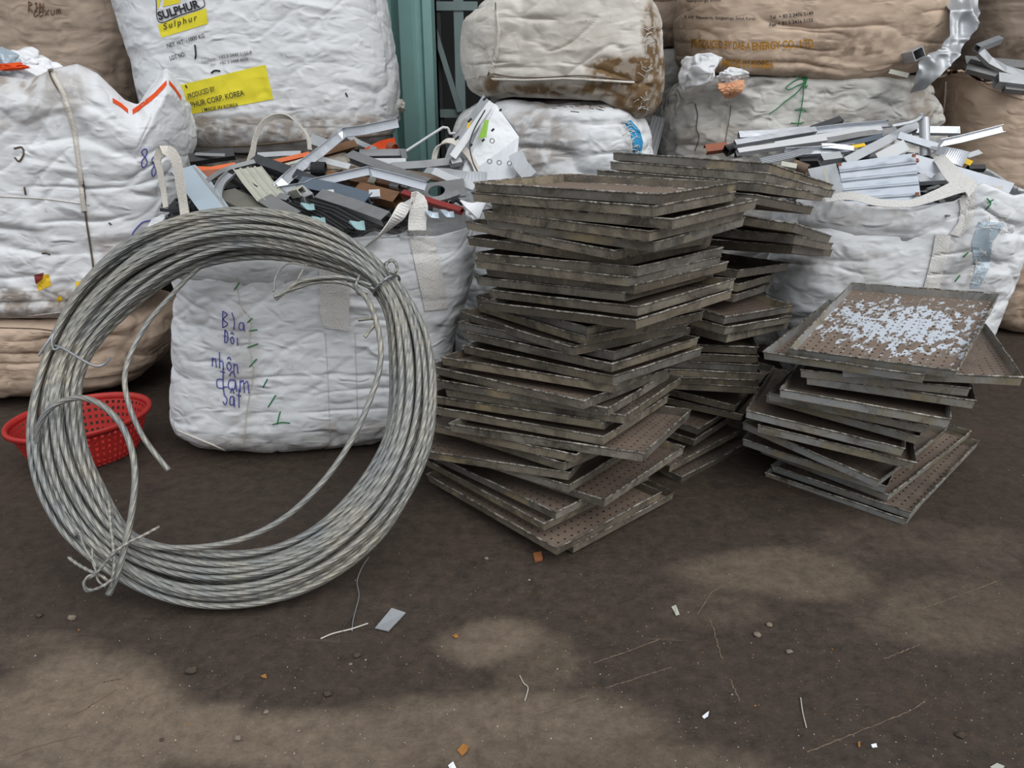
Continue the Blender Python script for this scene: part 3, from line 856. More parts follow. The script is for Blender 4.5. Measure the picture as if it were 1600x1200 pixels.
Gb = bag('lower white bag of the middle pair with a blue woven patch',
         [(556, 715, 992), (350, 700, 1008), (250, 702, 1010), (205, 708, 1004), (175, 718, 990), (152, 745, 965)], 4.1, .45, 'white_bag', n=3.2, seed=61, rt=.10, cap=.0,
         dirt=[(840, 220, 60, 50, .4), (800, 260, 80, 40, .4), (760, 210, 40, 60, .3), (900, 160, 90, 12, .4), (720, 180, 30, 50, .4)])
Fb = bag('upper soiled cream bag of the middle pair with a brown stained bottom corner',
         [(143, 738, 1016), (122, 727, 1029), (92, 722, 1031), (57, 723, 1031), (37, 727, 1027), (15, 745, 1020), (0, 768, 1010), (-30, 800, 992), (-60, 830, 960)], 4.15, .5, 'cream_bag',
         n=3.0, seed=71, rt=.14, rb=.1, cap=.03, NU=340, NV=170, z0=Gb.zt + .012, botfn=[(700, 22), (745, 10), (800, 0), (940, 4), (1000, 30), (1030, 34)], amp=.9,
         dirt=[(985, 110, 62, 26, 1.2), (1005, 160, 46, 60, 1.2), (950, 140, 50, 16, .9), (880, 140, 140, 9, .9), (770, 132, 16, 16, .7), (1018, 60, 14, 60, .7), (975, 100, 30, 14, .7), (860, 60, 90, 40, .12)])
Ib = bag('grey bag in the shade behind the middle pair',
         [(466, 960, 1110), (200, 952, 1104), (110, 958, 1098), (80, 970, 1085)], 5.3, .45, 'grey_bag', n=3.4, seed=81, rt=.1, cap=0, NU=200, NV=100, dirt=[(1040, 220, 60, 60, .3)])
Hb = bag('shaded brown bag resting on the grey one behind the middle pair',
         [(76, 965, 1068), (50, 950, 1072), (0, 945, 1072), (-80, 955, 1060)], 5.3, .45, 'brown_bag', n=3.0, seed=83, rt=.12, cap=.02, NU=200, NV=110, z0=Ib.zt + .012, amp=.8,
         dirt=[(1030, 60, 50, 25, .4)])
Kb = bag('greyish white creased bag tied with green string beneath the printed tan bag',
         [(523, 1050, 1448), (300, 1036, 1460), (220, 1031, 1458), (170, 1034, 1455), (135, 1048, 1452), (116, 1066, 1440)], 4.45, .44, 'grey_bag', n=3.2, seed=91, rt=.06, cap=.0,
         NU=360, NV=170, horiz=2.8, dyb=.36, dirt=[(1440, 170, 24, 60, .4), (1130, 220, 90, 25, .3), (1330, 190, 90, 30, .2)])
Jb = bag('big tan bag printed with ochre lettering above the grey bag',
         [(122, 1075, 1400), (100, 1066, 1436), (60, 1060, 1466), (20, 1059, 1477), (-40, 1066, 1477), (-120, 1085, 1460)], 4.5, .52, 'tan_bag', n=3.2, seed=101, rt=.16, rb=.06,
         NU=360, NV=190, z0=Kb.zt + .012, botfn=[(1050, 0), (1180, 3), (1250, 6), (1320, 14), (1400, 8), (1480, 0)], amp=.85, horiz=.7, dirt=[(1330, 70, 90, 26, .4), (1350, 80, 40, 10, .6), (1200, 110, 120, 20, .3), (1440, 70, 30, 50, .3)])
Nb = bag('tan bag at the upper right corner behind the pile of loose metal',
         [(440, 1500, 1760), (200, 1490, 1760), (90, 1490, 1760), (0, 1492, 1760), (-90, 1500, 1750)], 5.75, .45, 'brown_bag', n=3.4, seed=111, NU=240, NV=130, amp=.7,
         dirt=[(1560, 80, 60, 25, .5)])
Mb = bag('tall plain tan bag with an open top of scrap at the right edge',
         [(494, 1500, 1720), (455, 1480, 1724), (300, 1458, 1724), (150, 1457, 1724), (118, 1470, 1720)], 4.85, .48,  'tan_bag', n=3.6, seed=121, open_top=.12, NU=300, NV=150, dyb=.36,
         amp=.7, horiz=.35, topfn=[(1450, 6), (1500, -6), (1530, 6), (1600, 22), (1720, 10)], dirt=[(1580, 470, 90, 50, .25), (1470, 160, 20, 60, .25)])
Lb = bag('open white bag of shiny offcuts with a torn blue corner, behind the shorter tray stack',
         [(605, 1225, 1480), (540, 1210, 1508), (480, 1200, 1528), (420, 1198, 1552), (360, 1206, 1574), (310, 1232, 1580), (292, 1262, 1572)], 3.62,
         [(0, .36), (.4, .42), (1, .40)], 'white_bag', n=3.4, yaw=-.1, seed=131, open_top=.14, NU=360, NV=180, amp=.9, horiz=1.2, dyb=.34,
         topfn=[(1200, -6), (1290, 0), (1360, 9), (1430, 8), (1490, 0), (1530, -22), (1580, -4)],
         dirt=[(1330, 330, 100, 30, .25), (1500, 430, 50, 60, .2), (1320, 420, 120, 30, .2)])

# ------------------------------------------------------------------ writing and trims on the bags
# printed sulphur bag
band_a = patch(Eb, 'yellow_band', [(246.5, 39), (322, 13), (324.5, 37), (252, 59)], 'ink_yellow')
band_b = patch(Eb, 'yellow_band', [(277, 134), (414.5, 101), (427, 155), (291, 180)], 'ink_yellow', 40, 40)
patch(Eb, 'yellow_emblem', [(245, -22), (257, -26), (248, 11), (246, 14)], 'ink_yellow')
patch(Eb, 'yellow_emblem', [(262, -24), (284, -32), (281, 4.5), (254, 10.5)], 'ink_yellow')
patch(Eb, 'yellow_emblem', [(290, -30), (306, -36), (290, -4), (284, -2)], 'ink_yellow')
stroke(Eb, 'logo_frame', [[(243.5, -16), (244, 2), (249, 34.5), (283, 23), (318, 10.5), (316, -6), (313, -30)]], 'ink_black', 1.0)
text(Eb, 'printed_text', 'SULPHUR', (248.5, 31.5), (313, 11), 12.5, 'ink_black', .04)
text(Eb, 'printed_text', 'Sulphur', (256, 46.5), (309, 31), 9.5, 'ink_black', .005, .25, 1.35, parent=band_a)
text(Eb, 'printed_text', 'NET WT. : 1000 KG', (261.5, 75), (320, 58.5), 6.6, 'ink_black', .012)
text(Eb, 'printed_text', 'LOT NO:', (266, 94.5), (290, 87.5), 7, 'ink_black', .012)
text(Eb, 'printed_text', 'Telephone', (315, 99), (336.5, 93), 4.2, 'ink_grey')
text(Eb, 'printed_text', 'Fax', (330, 103.5), (337, 101.3), 4.2, 'ink_grey')
text(Eb, 'printed_text', '+82 2 3448 5155-8', (342, 92), (393.5, 84), 5.2, 'ink_grey', .004)
text(Eb, 'printed_text', '+82 2 3448 4888', (343.5, 101), (388, 94.5), 5.2, 'ink_grey', .004)
text(Eb, 'printed_text', 'PRODUCED BY', (294.5, 154.5), (336.5, 142), 8, 'ink_black', .014, off=.015, parent=band_b)
text(Eb, 'printed_text', 'LPHUR CORP. KOREA', (294.5, 169.5), (382, 148.5), 8.6, 'ink_black', .014, off=.015, parent=band_b)
text(Eb, 'printed_text', '| MADE IN KOREA', (316, 174.5), (372.5, 166), 5.6, 'ink_black', .010, off=.009, parent=band_b)
stroke(Eb, 'tear_mark', [[(330, 114), (336, 110), (344, 111)], [(304.5, 70), (306, 84), (305, 92)], [(290, 133), (292, 137)], [(540, 145), (543, 151)]], 'ink_black', 2.2)
stroke(Eb, 'frayed_hem', [[(250, 226), (300, 228), (360, 229), (430, 224), (500, 217), (560, 214), (616, 210)]], 'thread_dark', 2.5, .012)
# printed tan bag
text(Jb, 'printed_text', 'Gangnam-gu, Korea', (1074, 3), (1126, 2.3), 4.6, 'ink_black', .004)
text(Jb, 'printed_text', '7, 117, Teheran-ro, Gangnam-gu, Seoul, Korea', (1069, 29), (1180, 31.3), 4.6, 'ink_black', .014)
text(Jb, 'printed_text', 'Tel  + 82 2 3476 5149', (1203, 30.3), (1271, 23), 5.6, 'ink_black', .014)
text(Jb, 'printed_text', 'Fax + 82 2 3476 5155', (1203, 41.3), (1270.5, 33.8), 5.6, 'ink_black', .014)
text(Jb, 'printed_text', 'PRODUCED BY DAE-A', (1079.5, 73), (1172, 78.3), 12.2, 'ink_ochre', .022, off=.015)
text(Jb, 'printed_text', 'ENERGY CO., LTD.', (1175.5, 78.6), (1274, 73), 12.2, 'ink_ochre', .022, off=.015)
text(Jb, 'printed_text', 'MADE IN KOREA', (1128.5, 104.5), (1209, 107), 12.2, 'ink_ochre', .022, off=.015)
# marker writing, letter by letter in unit boxes (x right, y down)
GL = {'B': [[(0, 0), (0, 1)], [(0, 0), (.7, .15), (.1, .48), (.8, .72), (0, 1)]], 'l': [[(.2, 0), (.6, .5), (.5, 1)]],
      'a': [[(.8, .5), (.2, .55), (.1, .9), (.7, .9), (.8, .5), (.95, 1)]], 'D': [[(.1, .1), (.1, 1), (.7, .8), (.7, .3), (.1, .1)], [(-.2, .55), (.4, .5)]],
      'o': [[(.5, .45), (.1, .7), (.5, 1), (.9, .7), (.5, .45)]], 'O': [[(.5, .45), (.1, .7), (.5, 1), (.9, .7), (.5, .45)], [(.2, .3), (.5, .1), (.8, .3)]],
      'i': [[(.4, .45), (.5, 1)]], 'n': [[(.1, .45), (.1, 1)], [(.1, .6), (.6, .45), (.8, 1)]], 'h': [[(.1, 0), (.1, 1)], [(.1, .6), (.6, .5), (.8, 1)]],
      'd': [[(.8, 0), (.8, 1)], [(.8, .55), (.2, .6), (.2, .95), (.8, .95)], [(.5, .2), (1, .2)]], 'A': [[(.8, .5), (.2, .55), (.1, .9), (.7, .9), (.8, .5), (.95, 1)], [(.2, .35), (.5, .1), (.8, .35)]],
      'm': [[(.05, .45), (.05, 1)], [(.05, .6), (.35, .45), (.5, 1)], [(.5, .6), (.8, .45), (.95, 1)]], 'S': [[(.8, .1), (.2, .15), (.3, .5), (.8, .7), (.5, 1), (.05, .85)]],
      't': [[(.5, .1), (.5, 1)], [(.1, .4), (.9, .4)]], 'C': [[(1, .0), (.5, .15), (.0, .75), (.3, 1), (.9, .8)]], '8': [[(.6, .45), (.2, .2), (.6, 0), (.8, .25), (.2, .7), (.4, 1), (.8, .75), (.6, .45)]],
      'R': [[(0, 0), (0, 1)], [(0, 0), (.8, .2), (0, .5), (.9, 1)]], '1': [[(.2, .2), (.5, 0), (.5, 1)]], 'N': [[(0, 1), (0, 0), (.8, 1), (.8, 0)]], 'E': [[(.8, 0), (0, .1), (0, 1), (.8, .9)], [(0, .5), (.6, .5)]],
      'x': [[(0, .4), (.8, 1)], [(.8, .4), (0, 1)]], 'u': [[(.1, .45), (.1, .95), (.7, .95), (.8, .45)]]}

def hand(B, name, word, box, mat, wpx=1.2, slope=0.0):
    x0, y0, x1, y1 = box
    n = len(word); cw = (x1 - x0) / n
    L = []
    for i, ch in enumerate(word):
        for ln in GL[ch]:
            L.append([(x0 + cw * (i + .08 + .8 * a), y0 + (y1 - y0) * b_ + slope * (i + a)) for a, b_ in ln])
    return stroke(B, name, L, mat, wpx, .004)
hand(A, 'marker_writing', 'Bla', (347, 486, 384, 512), 'ink_blue', 1.5, 2)
hand(A, 'marker_writing', 'DOi', (350, 513, 376, 535), 'ink_blue', 1.6, 2)
hand(A, 'marker_writing', 'nhOn', (330, 547, 375, 572), 'ink_blue', 1.6, 3)
hand(A, 'marker_writing', 'dAm', (335, 572, 392, 606), 'ink_blue', 1.6, 3)
hand(A, 'marker_writing', 'SAt', (347, 600, 379, 632), 'ink_blue', 1.6, 2)
hand(Bb, 'marker_writing', '8', (217, 232, 235, 262), 'ink_blue', 1.4)
hand(Bb, 'marker_writing', '8', (234, 244, 248, 276), 'ink_blue', 1.4)
hand(Bb, 'marker_writing', 'C', (204, 344, 240, 374), 'ink_blue', 1.6)
hand(Bb, 'marker_writing', 'a', (222, 364, 242, 386), 'ink_blue', 1.6)
hand(Db, 'marker_writing', 'R1N', (44, 2, 70, 18), 'ink_brown', 1.1, 1)
hand(Db, 'marker_writing', 'CExum', (52, 12, 96, 26), 'ink_brown', 1.1, -1)

# straps, seams and thread of the front white bag
rp = lambda *c: [tuple(p) for p in c]
patch(A, 'webbing_strap', (rp((497, 405), (500, 440), (500, 490), (506, 512)), rp((542, 404), (546, 440), (546, 490), (546, 518))), 'white_webbing', 30, 8, .008, .007, .003)
patch(A, 'webbing_strap', (rp((637, 352), (641, 380), (650, 420), (664, 486)), rp((664, 345), (680, 380), (692, 430), (700, 482))), 'white_webbing', 30, 8, .008, .007, .003)
loop_strap(A, 'lifting_loop', [(576, 383, 2.86), (590, 371, 2.80), (604, 358, 2.78), (622, 338, 2.78), (634, 320, 2.80), (648, 311, 2.82), (655, 322, 2.81), (652, 345, 2.80), (652, 360, 2.79)], [20, 21, 19, 18, 24, 27, 27], 'white_webbing', (.8, .25, .55))
patch(A, 'webbing_strap', (rp((276, 338), (276, 360), (282, 392)), rp((300, 334), (304, 360), (312, 390))), 'webbing', 20, 8, .008, .007, .003)
loop_strap(A, 'lifting_loop', [(259, 324, 2.93), (256, 300, 2.95), (250, 268, 2.96), (246, 248, 2.97), (255, 235, 2.96), (268, 239, 2.94), (277, 258, 2.92), (282, 290, 2.91), (287, 322, 2.90), (290, 342, 2.88)], [8, 9, 10, 14, 16, 15, 14, 15], 'webbing', (.9, -.3, .1))
loop_strap(A, 'lifting_loop', [(390, 256, 3.48), (395, 236, 3.49), (399, 216, 3.5), (410, 194, 3.51), (424, 184, 3.52), (440, 181, 3.53), (456, 186, 3.54), (473, 202, 3.55), (482, 218, 3.55), (484, 234, 3.54)], [11, 8, 7, 8, 9, 8, 7, 7], 'webbing', (.5, .6, -.6))
loop_strap(A, 'lifting_loop', [(677, 262, 3.42), (680, 240, 3.43), (688, 226, 3.44), (700, 220, 3.44), (714, 224, 3.43), (729, 238, 3.41), (741, 256, 3.40), (747, 274, 3.38)], [9, 9, 10, 11, 11, 10, 9], 'webbing', (.6, .6, .5))
for ln in [[(366, 453), (374, 442)], [(387, 504), (394, 497)], [(389, 517), (402, 515)], [(387, 543), (403, 537)], [(390, 573), (401, 561)], [(411, 605), (418, 592)], [(419, 636), (431, 617)],
           [(433, 663), (436, 650), (438, 643)], [(426, 663), (440, 660), (453, 661)]]:
    stroke(A, 'green_thread_tuft', [ln], 'thread_green', 1.8, .005)
stroke(A, 'side_seam', [[(368, 430), (372, 455), (378, 480), (392, 500), (390, 540), (396, 580), (386, 640), (380, 700)]], 'webbing', 1.6, .004)
stroke(A, 'bottom_hem', [[(276, 672), (300, 682), (330, 694), (370, 710), (410, 716), (460, 717), (520, 713), (580, 710), (640, 704)]], 'webbing', 3, .004)
stroke(A, 'fabric_stitching', [[(508, 520), (512, 580), (516, 690)], [(555, 520), (557, 590), (560, 690)]], 'webbing', .9, .003)
# tall white bag at left
stroke(Bb, 'rope_seam', [[(76, 108), (84, 128), (98, 150), (108, 175), (117, 205), (122, 235), (127, 270), (132, 300), (134, 335), (139, 370), (145, 410), (149, 446)]], 'thread_dark', 2.6, .005)
patch(Bb, 'seam_fold', (rp((74, 108), (94, 148), (112, 205), (121, 270), (127, 330)), rp((82, 106), (104, 148), (121, 205), (129, 270), (136, 330))), 'webbing', 50, 6, .004, .004, .012)
patch(Bb, 'yellow_hole', [(55, 432), (76, 428), (80, 446), (60, 455)], 'yellow_paint', 10, 10, .003)
patch(Bb, 'red_hole_edge', [(53, 430), (68, 426), (66, 436), (56, 444)], 'red_paint', 8, 8, .005)
patch(Bb, 'yellow_hole', [(118, 441), (126, 439), (127, 448), (119, 449)], 'yellow_paint', 6, 6, .003)
patch(Bb, 'yellow_hole', [(88, 466), (96, 462), (98, 470), (90, 472)], 'yellow_paint', 6, 6, .003)
stroke(Bb, 'tear_mark', [[(66, 396), (72, 395), (78, 398)], [(170, 348), (174, 351)], [(22, 232), (34, 230), (37, 240), (30, 252), (23, 246)], [(38, 292), (40, 304)]], 'thread_dark', 2.2, .003)
stroke(Bb, 'fabric_stitching', [[(0, 307), (70, 311), (140, 320)], [(0, 498), (60, 492), (110, 486), (150, 480)]], 'webbing', 1.2, .003)
def edge_band(B, name, top, h, mat, off=.004):
    L = [p for p in top]; R = [(p[0] + .5, p[1] + h) for p in top]
    return patch(B, name, (L, R), mat, 26, 4, off, .004)
edge_band(Bb, 'orange_hem', [(176, 153), (188, 160), (200, 170)], 7, 'orange_cloth')
edge_band(Bb, 'orange_hem', [(207, 171), (222, 160), (240, 146), (260, 125)], 8, 'orange_cloth')
edge_band(Bb, 'orange_hem', [(264, 125), (273, 135), (283, 150)], 7, 'orange_cloth')
# tan bag below it
stroke(Cb, 'fabric_stitching', [[(0, 512), (60, 514), (110, 520), (150, 516)]], 'thread_dark', 1.4, .003)
# upper soiled bag of the middle pair
patch(Fb, 'folded_seam', (rp((773, 16), (775, 50), (771, 85), (763, 112)), rp((778, 14), (782, 52), (778, 88), (770, 116))), 'webbing', 30, 5, .004, .004, .01)
stroke(Fb, 'fabric_stitching', [[(767, 114), (800, 120), (850, 121), (905, 118), (950, 122), (1000, 128)], [(774, 4), (776, 50), (770, 92), (762, 118)]], 'thread_dark', 1.4, .004)
patch(Fb, 'bottom_flap', (rp((767, 122), (820, 124), (880, 121), (940, 124), (992, 127)), rp((770, 126), (820, 128), (880, 125), (940, 128), (990, 131))), 'webbing', 40, 4, .012, .004, .012)
# lower white bag
rng = random.Random(5)
patch(Gb, 'blue_woven_patch', (rp((973, 190), (984, 205), (989, 222), (990, 240)), rp((986, 188), (1000, 204), (1005, 222), (1002, 240))), 'blue_weave', 20, 6, .006)
L_ = []
for i in range(26):
    t_ = i / 25; x0 = 968 + 22 * t_ + rng.uniform(-8, 6); y0 = 186 + 52 * t_
    L_.append([(x0, y0), (x0 + rng.uniform(3, 10), y0 + rng.uniform(-6, 8)), (x0 + rng.uniform(6, 16), y0 + rng.uniform(-4, 12))])
stroke(Gb, 'frayed_fibres', L_, 'white_webbing', 1.1, .012)
L_ = []
for i in range(24):
    x0 = rng.uniform(850, 960); y0 = 150 + rng.uniform(-2, 24)
    L_.append([(x0, y0), (x0 + rng.uniform(3, 14), y0 + rng.uniform(-1, 3))])
stroke(Gb, 'abrasion_marks', L_, 'thread_dark', 1.0, .002)
L_ = []
for i in range(34):
    a = rng.uniform(0, 6.28); x0, y0 = rng.choice([(1012, 120), (1016, 60), (1008, 170), (1004, 20)]); x0 += rng.uniform(-10, 8); y0 += rng.uniform(-20, 20); l_ = rng.uniform(5, 15)
    L_.append([(x0, y0), (x0 + l_ * .6 * math.cos(a), y0 + l_ * .5 * math.sin(a)), (x0 + l_ * math.cos(a), y0 + l_ * math.sin(a) + 2)])
stroke(Fb, 'frayed_fibres', L_, 'white_webbing', .9, .01)
# creased bag tied with green string
stroke(Kb, 'green_string', [[(1259, 120), (1256, 135), (1255, 150), (1252, 170), (1249, 185), (1246, 203)], [(1256, 132), (1244, 146), (1228, 158), (1214, 170), (1202, 178)],
                            [(1257, 122), (1246, 124), (1232, 133), (1228, 138), (1234, 140), (1246, 134), (1255, 130)], [(1258, 126), (1250, 118), (1240, 120)], [(1248, 120), (1258, 116), (1261, 124), (1255, 130)],
                            [(1242, 172), (1252, 171), (1260, 174)], [(1236, 192), (1247, 193), (1256, 191)], [(1261, 121), (1258, 138), (1262, 133)]], 'thread_green', 1.5, .01)
stroke(Kb, 'side_seam', [[(1086, 162), (1090, 180), (1088, 200), (1092, 215), (1086, 236)]], 'thread_dark', 1.4)
stroke(Kb, 'side_seam', [[(1142, 165), (1140, 185), (1136, 205), (1133, 225)]], 'thread_dark', .9)
# right hand open bag
patch(Lb, 'webbing_strap', (rp((1462, 366), (1456, 400), (1450, 425), (1443, 450)), rp((1486, 368), (1482, 400), (1474, 425), (1466, 452))), 'white_webbing', 30, 8, .008, .006, .003)
patch(Lb, 'webbing_strap', (rp((1497, 302), (1501, 325), (1498, 346), (1484, 366)), rp((1523, 300), (1524, 325), (1518, 352), (1500, 370))), 'white_webbing', 30, 8, .009, .006, .003)
loop_strap(Lb, 'lifting_loop', [(1290, 311, 3.28), (1330, 306, 3.25), (1370, 316, 3.22), (1420, 318, 3.21), (1460, 306, 3.21), (1495, 292, 3.22), (1512, 288, 3.22), (1520, 300, 3.22)], [9, 12, 10, 9, 13, 18, 24], 'white_webbing', (.1, .35, .9))
loop_strap(Lb, 'lifting_loop', [(1512, 292, 3.24), (1494, 278, 3.3), (1480, 262, 3.38), (1470, 250, 3.45), (1464, 246, 3.5)], [24, 22, 17, 14], 'white_webbing', (.8, .3, .5))
loop_strap(Lb, 'lifting_loop', [(1505, 290, 3.22), (1530, 297, 3.25), (1555, 298, 3.3), (1574, 296, 3.34)], [18, 14, 12, 10], 'webbing', (0, .3, 1))
patch(Lb, 'blue_torn_panel', (rp((1530, 346), (1518, 380), (1524, 420), (1516, 450)), rp((1572, 348), (1550, 380), (1545, 420), (1530, 450))), 'alu_blue', 24, 8, .003)
L_ = []
for i in range(40):
    t_ = rng.random(); x0 = 1566 - 50 * t_ + rng.uniform(-14, 14); y0 = 335 + 110 * t_; a = rng.uniform(0, 6.28); l_ = rng.uniform(5, 15)
    L_.append([(x0, y0), (x0 + l_ * .6 * math.cos(a), y0 + l_ * .5 * math.sin(a)), (x0 + l_ * math.cos(a), y0 + l_ * math.sin(a))])
stroke(Lb, 'frayed_fibres', L_, 'white_webbing', 1.0, .012)
stroke(Lb, 'green_thread_tuft', [[(1542, 310), (1548, 318), (1540, 328)], [(1545, 316), (1552, 312)], [(1505, 402), (1513, 394)], [(1492, 440), (1500, 430)]], 'thread_green', 1.8, .008)
loop_strap(Lb, 'torn_edge', [(1560, 312, 3.42), (1574, 330, 3.42), (1582, 352, 3.42), (1579, 380, 3.42), (1577, 394, 3.42)], [12, 10, 7, 2], 'white_webbing', (1, 0, .2))
# plain tan bag at right
stroke(Mb, 'side_seam', [[(1478, 128), (1476, 160), (1472, 200), (1470, 250)]], 'webbing', 2.2, .004)
edge_band(Mb, 'rolled_hem', [(1480, 108), (1510, 112), (1545, 128), (1580, 140), (1600, 146)], 10, 'tan_bag', .006)

# ------------------------------------------------------------------ stacks of perforated trays
# each pose: centre of the rim (x, y, z), turn, tilt about the long and the short axis in degrees, 1 = turned a quarter
MAIN_POSES = [
    (0.314, 2.6602, 1.1466, -38.73, -2.46, -2.16),
    (0.3053, 2.6518, 1.1159, -40.21, -1.82, -2.27),
    (0.3708, 2.6261, 1.088, -42.24, -0.65, -2.72),
    (0.3369, 2.6517, 1.0557, -45.46, -0.04, -2.09),
    (0.3484, 2.6754, 1.0239, -44.45, 0.69, -1.75),
    (0.2655, 2.7576, 0.9761, -47.23, -2.44, -0.44),
    (0.276, 2.7973, 0.93, -42.28, -2.82, -2.91),
    (0.3074, 2.7476, 0.8971, -42.96, -2.45, -5.15),
    (0.2998, 2.7462, 0.8674, -45.84, -2.12, -5.28),
    (0.3353, 2.7779, 0.8348, -46.92, -1.21, -5.84),
    (0.2984, 2.8011, 0.7991, -45.33, -1.7, -6.27),
    (0.3448, 2.7061, 0.7808, -47.97, -0.42, -7.19),
    (0.3248, 2.6522, 0.7541, -46.79, -0.44, -7.36),
    (0.2704, 2.8216, 0.6941, -56.53, 0.01, -4.92),
    (0.2734, 2.8023, 0.6656, -57.62, -0.13, -5.15),
    (0.2126, 2.7774, 0.6353, -55.36, -2.0, -4.43),
    (0.2359, 2.7905, 0.6038, -40.31, -4.54, -3.47),
    (0.2496, 2.7438, 0.5795, -43.82, -4.34, -4.13),
    (0.2527, 2.6943, 0.5473, -44.37, -4.1, -5.72),
    (0.18, 2.702, 0.5112, -33.0, -5.41, -3.86),
    (0.1291, 2.6395, 0.488, -40.51, -4.95, -4.5),
    (0.1493, 2.635, 0.4581, -32.27, -5.06, -4.19),
    (0.1961, 2.6358, 0.4272, -31.39, -4.83, -4.93),
    (0.1319, 2.6632, 0.3917, -30.61, -4.93, -4.97),
    (0.1401, 2.6022, 0.369, -33.22, -4.73, -5.29),
    (0.2175, 2.5035, 0.3492, -27.88, -6.7, -4.48),
    (0.0627, 2.6087, 0.3015, -34.18, -5.63, -4.81),
    (0.0913, 2.6432, 0.2668, -43.05, -4.22, -5.09),
    (-0.0291, 2.6139, 0.2321, -23.44, -4.08, -3.34),
    (0.0735, 2.6367, 0.1994, -38.39, -2.62, -3.87),
    (0.2053, 2.6107, 0.1703, -40.52, -1.06, -3.8),
    (0.1004, 2.6057, 0.1358, -47.71, -0.36, -3.6),
    (0.0771, 2.5947, 0.1046, -49.79, -0.02, -3.33),
    (0.1064, 2.5137, 0.072, -48.56, 0.17, -2.15),
    (0.1701, 2.5846, 0.0369, -49.22, 0.22, -1.26),
]
RIGHT_POSES = [
    (1.4109, 2.6942, 0.6483, -38.8, 7.54, -4.75),
    (1.342, 2.7408, 0.5872, -39.11, 2.73, -4.5),
    (1.5159, 2.6999, 0.5513, -21.73, -2.9, -5.14),
    (1.4266, 2.7764, 0.4904, -25.19, -4.01, -2.32),
    (1.4561, 2.7626, 0.4428, -26.67, -6.46, -1.0),
    (1.3392, 2.6735, 0.4126, -27.88, -7.96, 0.21),
    (1.359, 2.777, 0.3556, -31.52, -5.92, 0.22),
    (1.3796, 2.8148, 0.309, -34.53, -6.15, 3.1),
    (1.2477, 2.7569, 0.2913, -26.59, -6.52, 3.88),
    (1.2853, 2.7629, 0.2467, -23.93, -4.65, 4.47),
    (1.3336, 2.763, 0.1898, -45.36, -3.44, 5.0),
    (1.3239, 2.8363, 0.1457, -35.06, 0.29, 4.26),
    (1.4581, 2.8417, 0.092, -49.85, 2.72, -1.32),
    (1.4748, 2.7702, 0.0642, -46.03, 2.63, -1.9),
    (1.4417, 2.769, 0.0319, -42.75, 1.34, -1.0),
]
REAR_POSES = [
    (0.8513, 3.2242, 1.1279, -46.49, -13.22, -0.86),
    (0.8359, 3.1686, 1.1056, -47.54, -11.81, -1.44),
    (0.7779, 3.1073, 1.0907, -44.15, -9.72, -1.17),
    (0.7398, 3.0884, 1.0435, -42.07, -11.35, -1.67),
    (0.8455, 3.0826, 0.956, -36.6, -13.87, 1.89),
    (0.8786, 3.1453, 0.8865, -36.69, -12.72, -1.56),
    (0.9241, 3.2573, 0.8168, -37.23, -11.64, -4.04),
    (0.7381, 3.2432, 0.768, -39.63, -7.42, -0.53),
    (0.6907, 3.2113, 0.7344, -32.88, -7.89, 2.19),
    (0.6919, 3.2344, 0.6948, -33.16, -8.01, 3.52),
    (0.7301, 3.1317, 0.6508, -47.27, -6.7, 2.99),
    (0.7087, 3.0835, 0.6101, -45.24, -7.93, 1.28),
    (0.7209, 3.1238, 0.5594, -43.75, -7.39, 0.0),
    (0.73, 3.1839, 0.5021, -6.8, -1.0, 0.3, 1.0),
    (0.7281, 3.1792, 0.465, -5.6, -1.0, 0.3, 1.0),
    (0.751, 3.1884, 0.4276, -8.0, -1.0, 0.3, 1.0),
    (0.7549, 3.1839, 0.394, -6.8, -1.0, 0.3, 1.0),
    (0.7466, 3.1792, 0.3644, -5.6, -1.0, 0.3, 1.0),
    (0.7584, 3.1884, 0.3346, -8.0, -1.0, 0.3, 1.0),
    (0.7451, 3.2251, 0.2641, -33.52, -0.12, 1.39),
    (0.7559, 3.2219, 0.2206, -30.35, 0.15, 1.04),
    (0.6597, 3.2109, 0.1769, -42.04, 0.62, 0.73),
    (0.648, 3.1937, 0.1317, -42.56, 0.36, 0.34),
    (0.5799, 3.0829, 0.0828, -48.93, 1.14, 0.96),
    (0.6281, 3.0727, 0.0356, -49.04, 0.27, 0.41),
]
TA, TB, WH = 0.71, 0.53, 0.0315
FL = 0.004

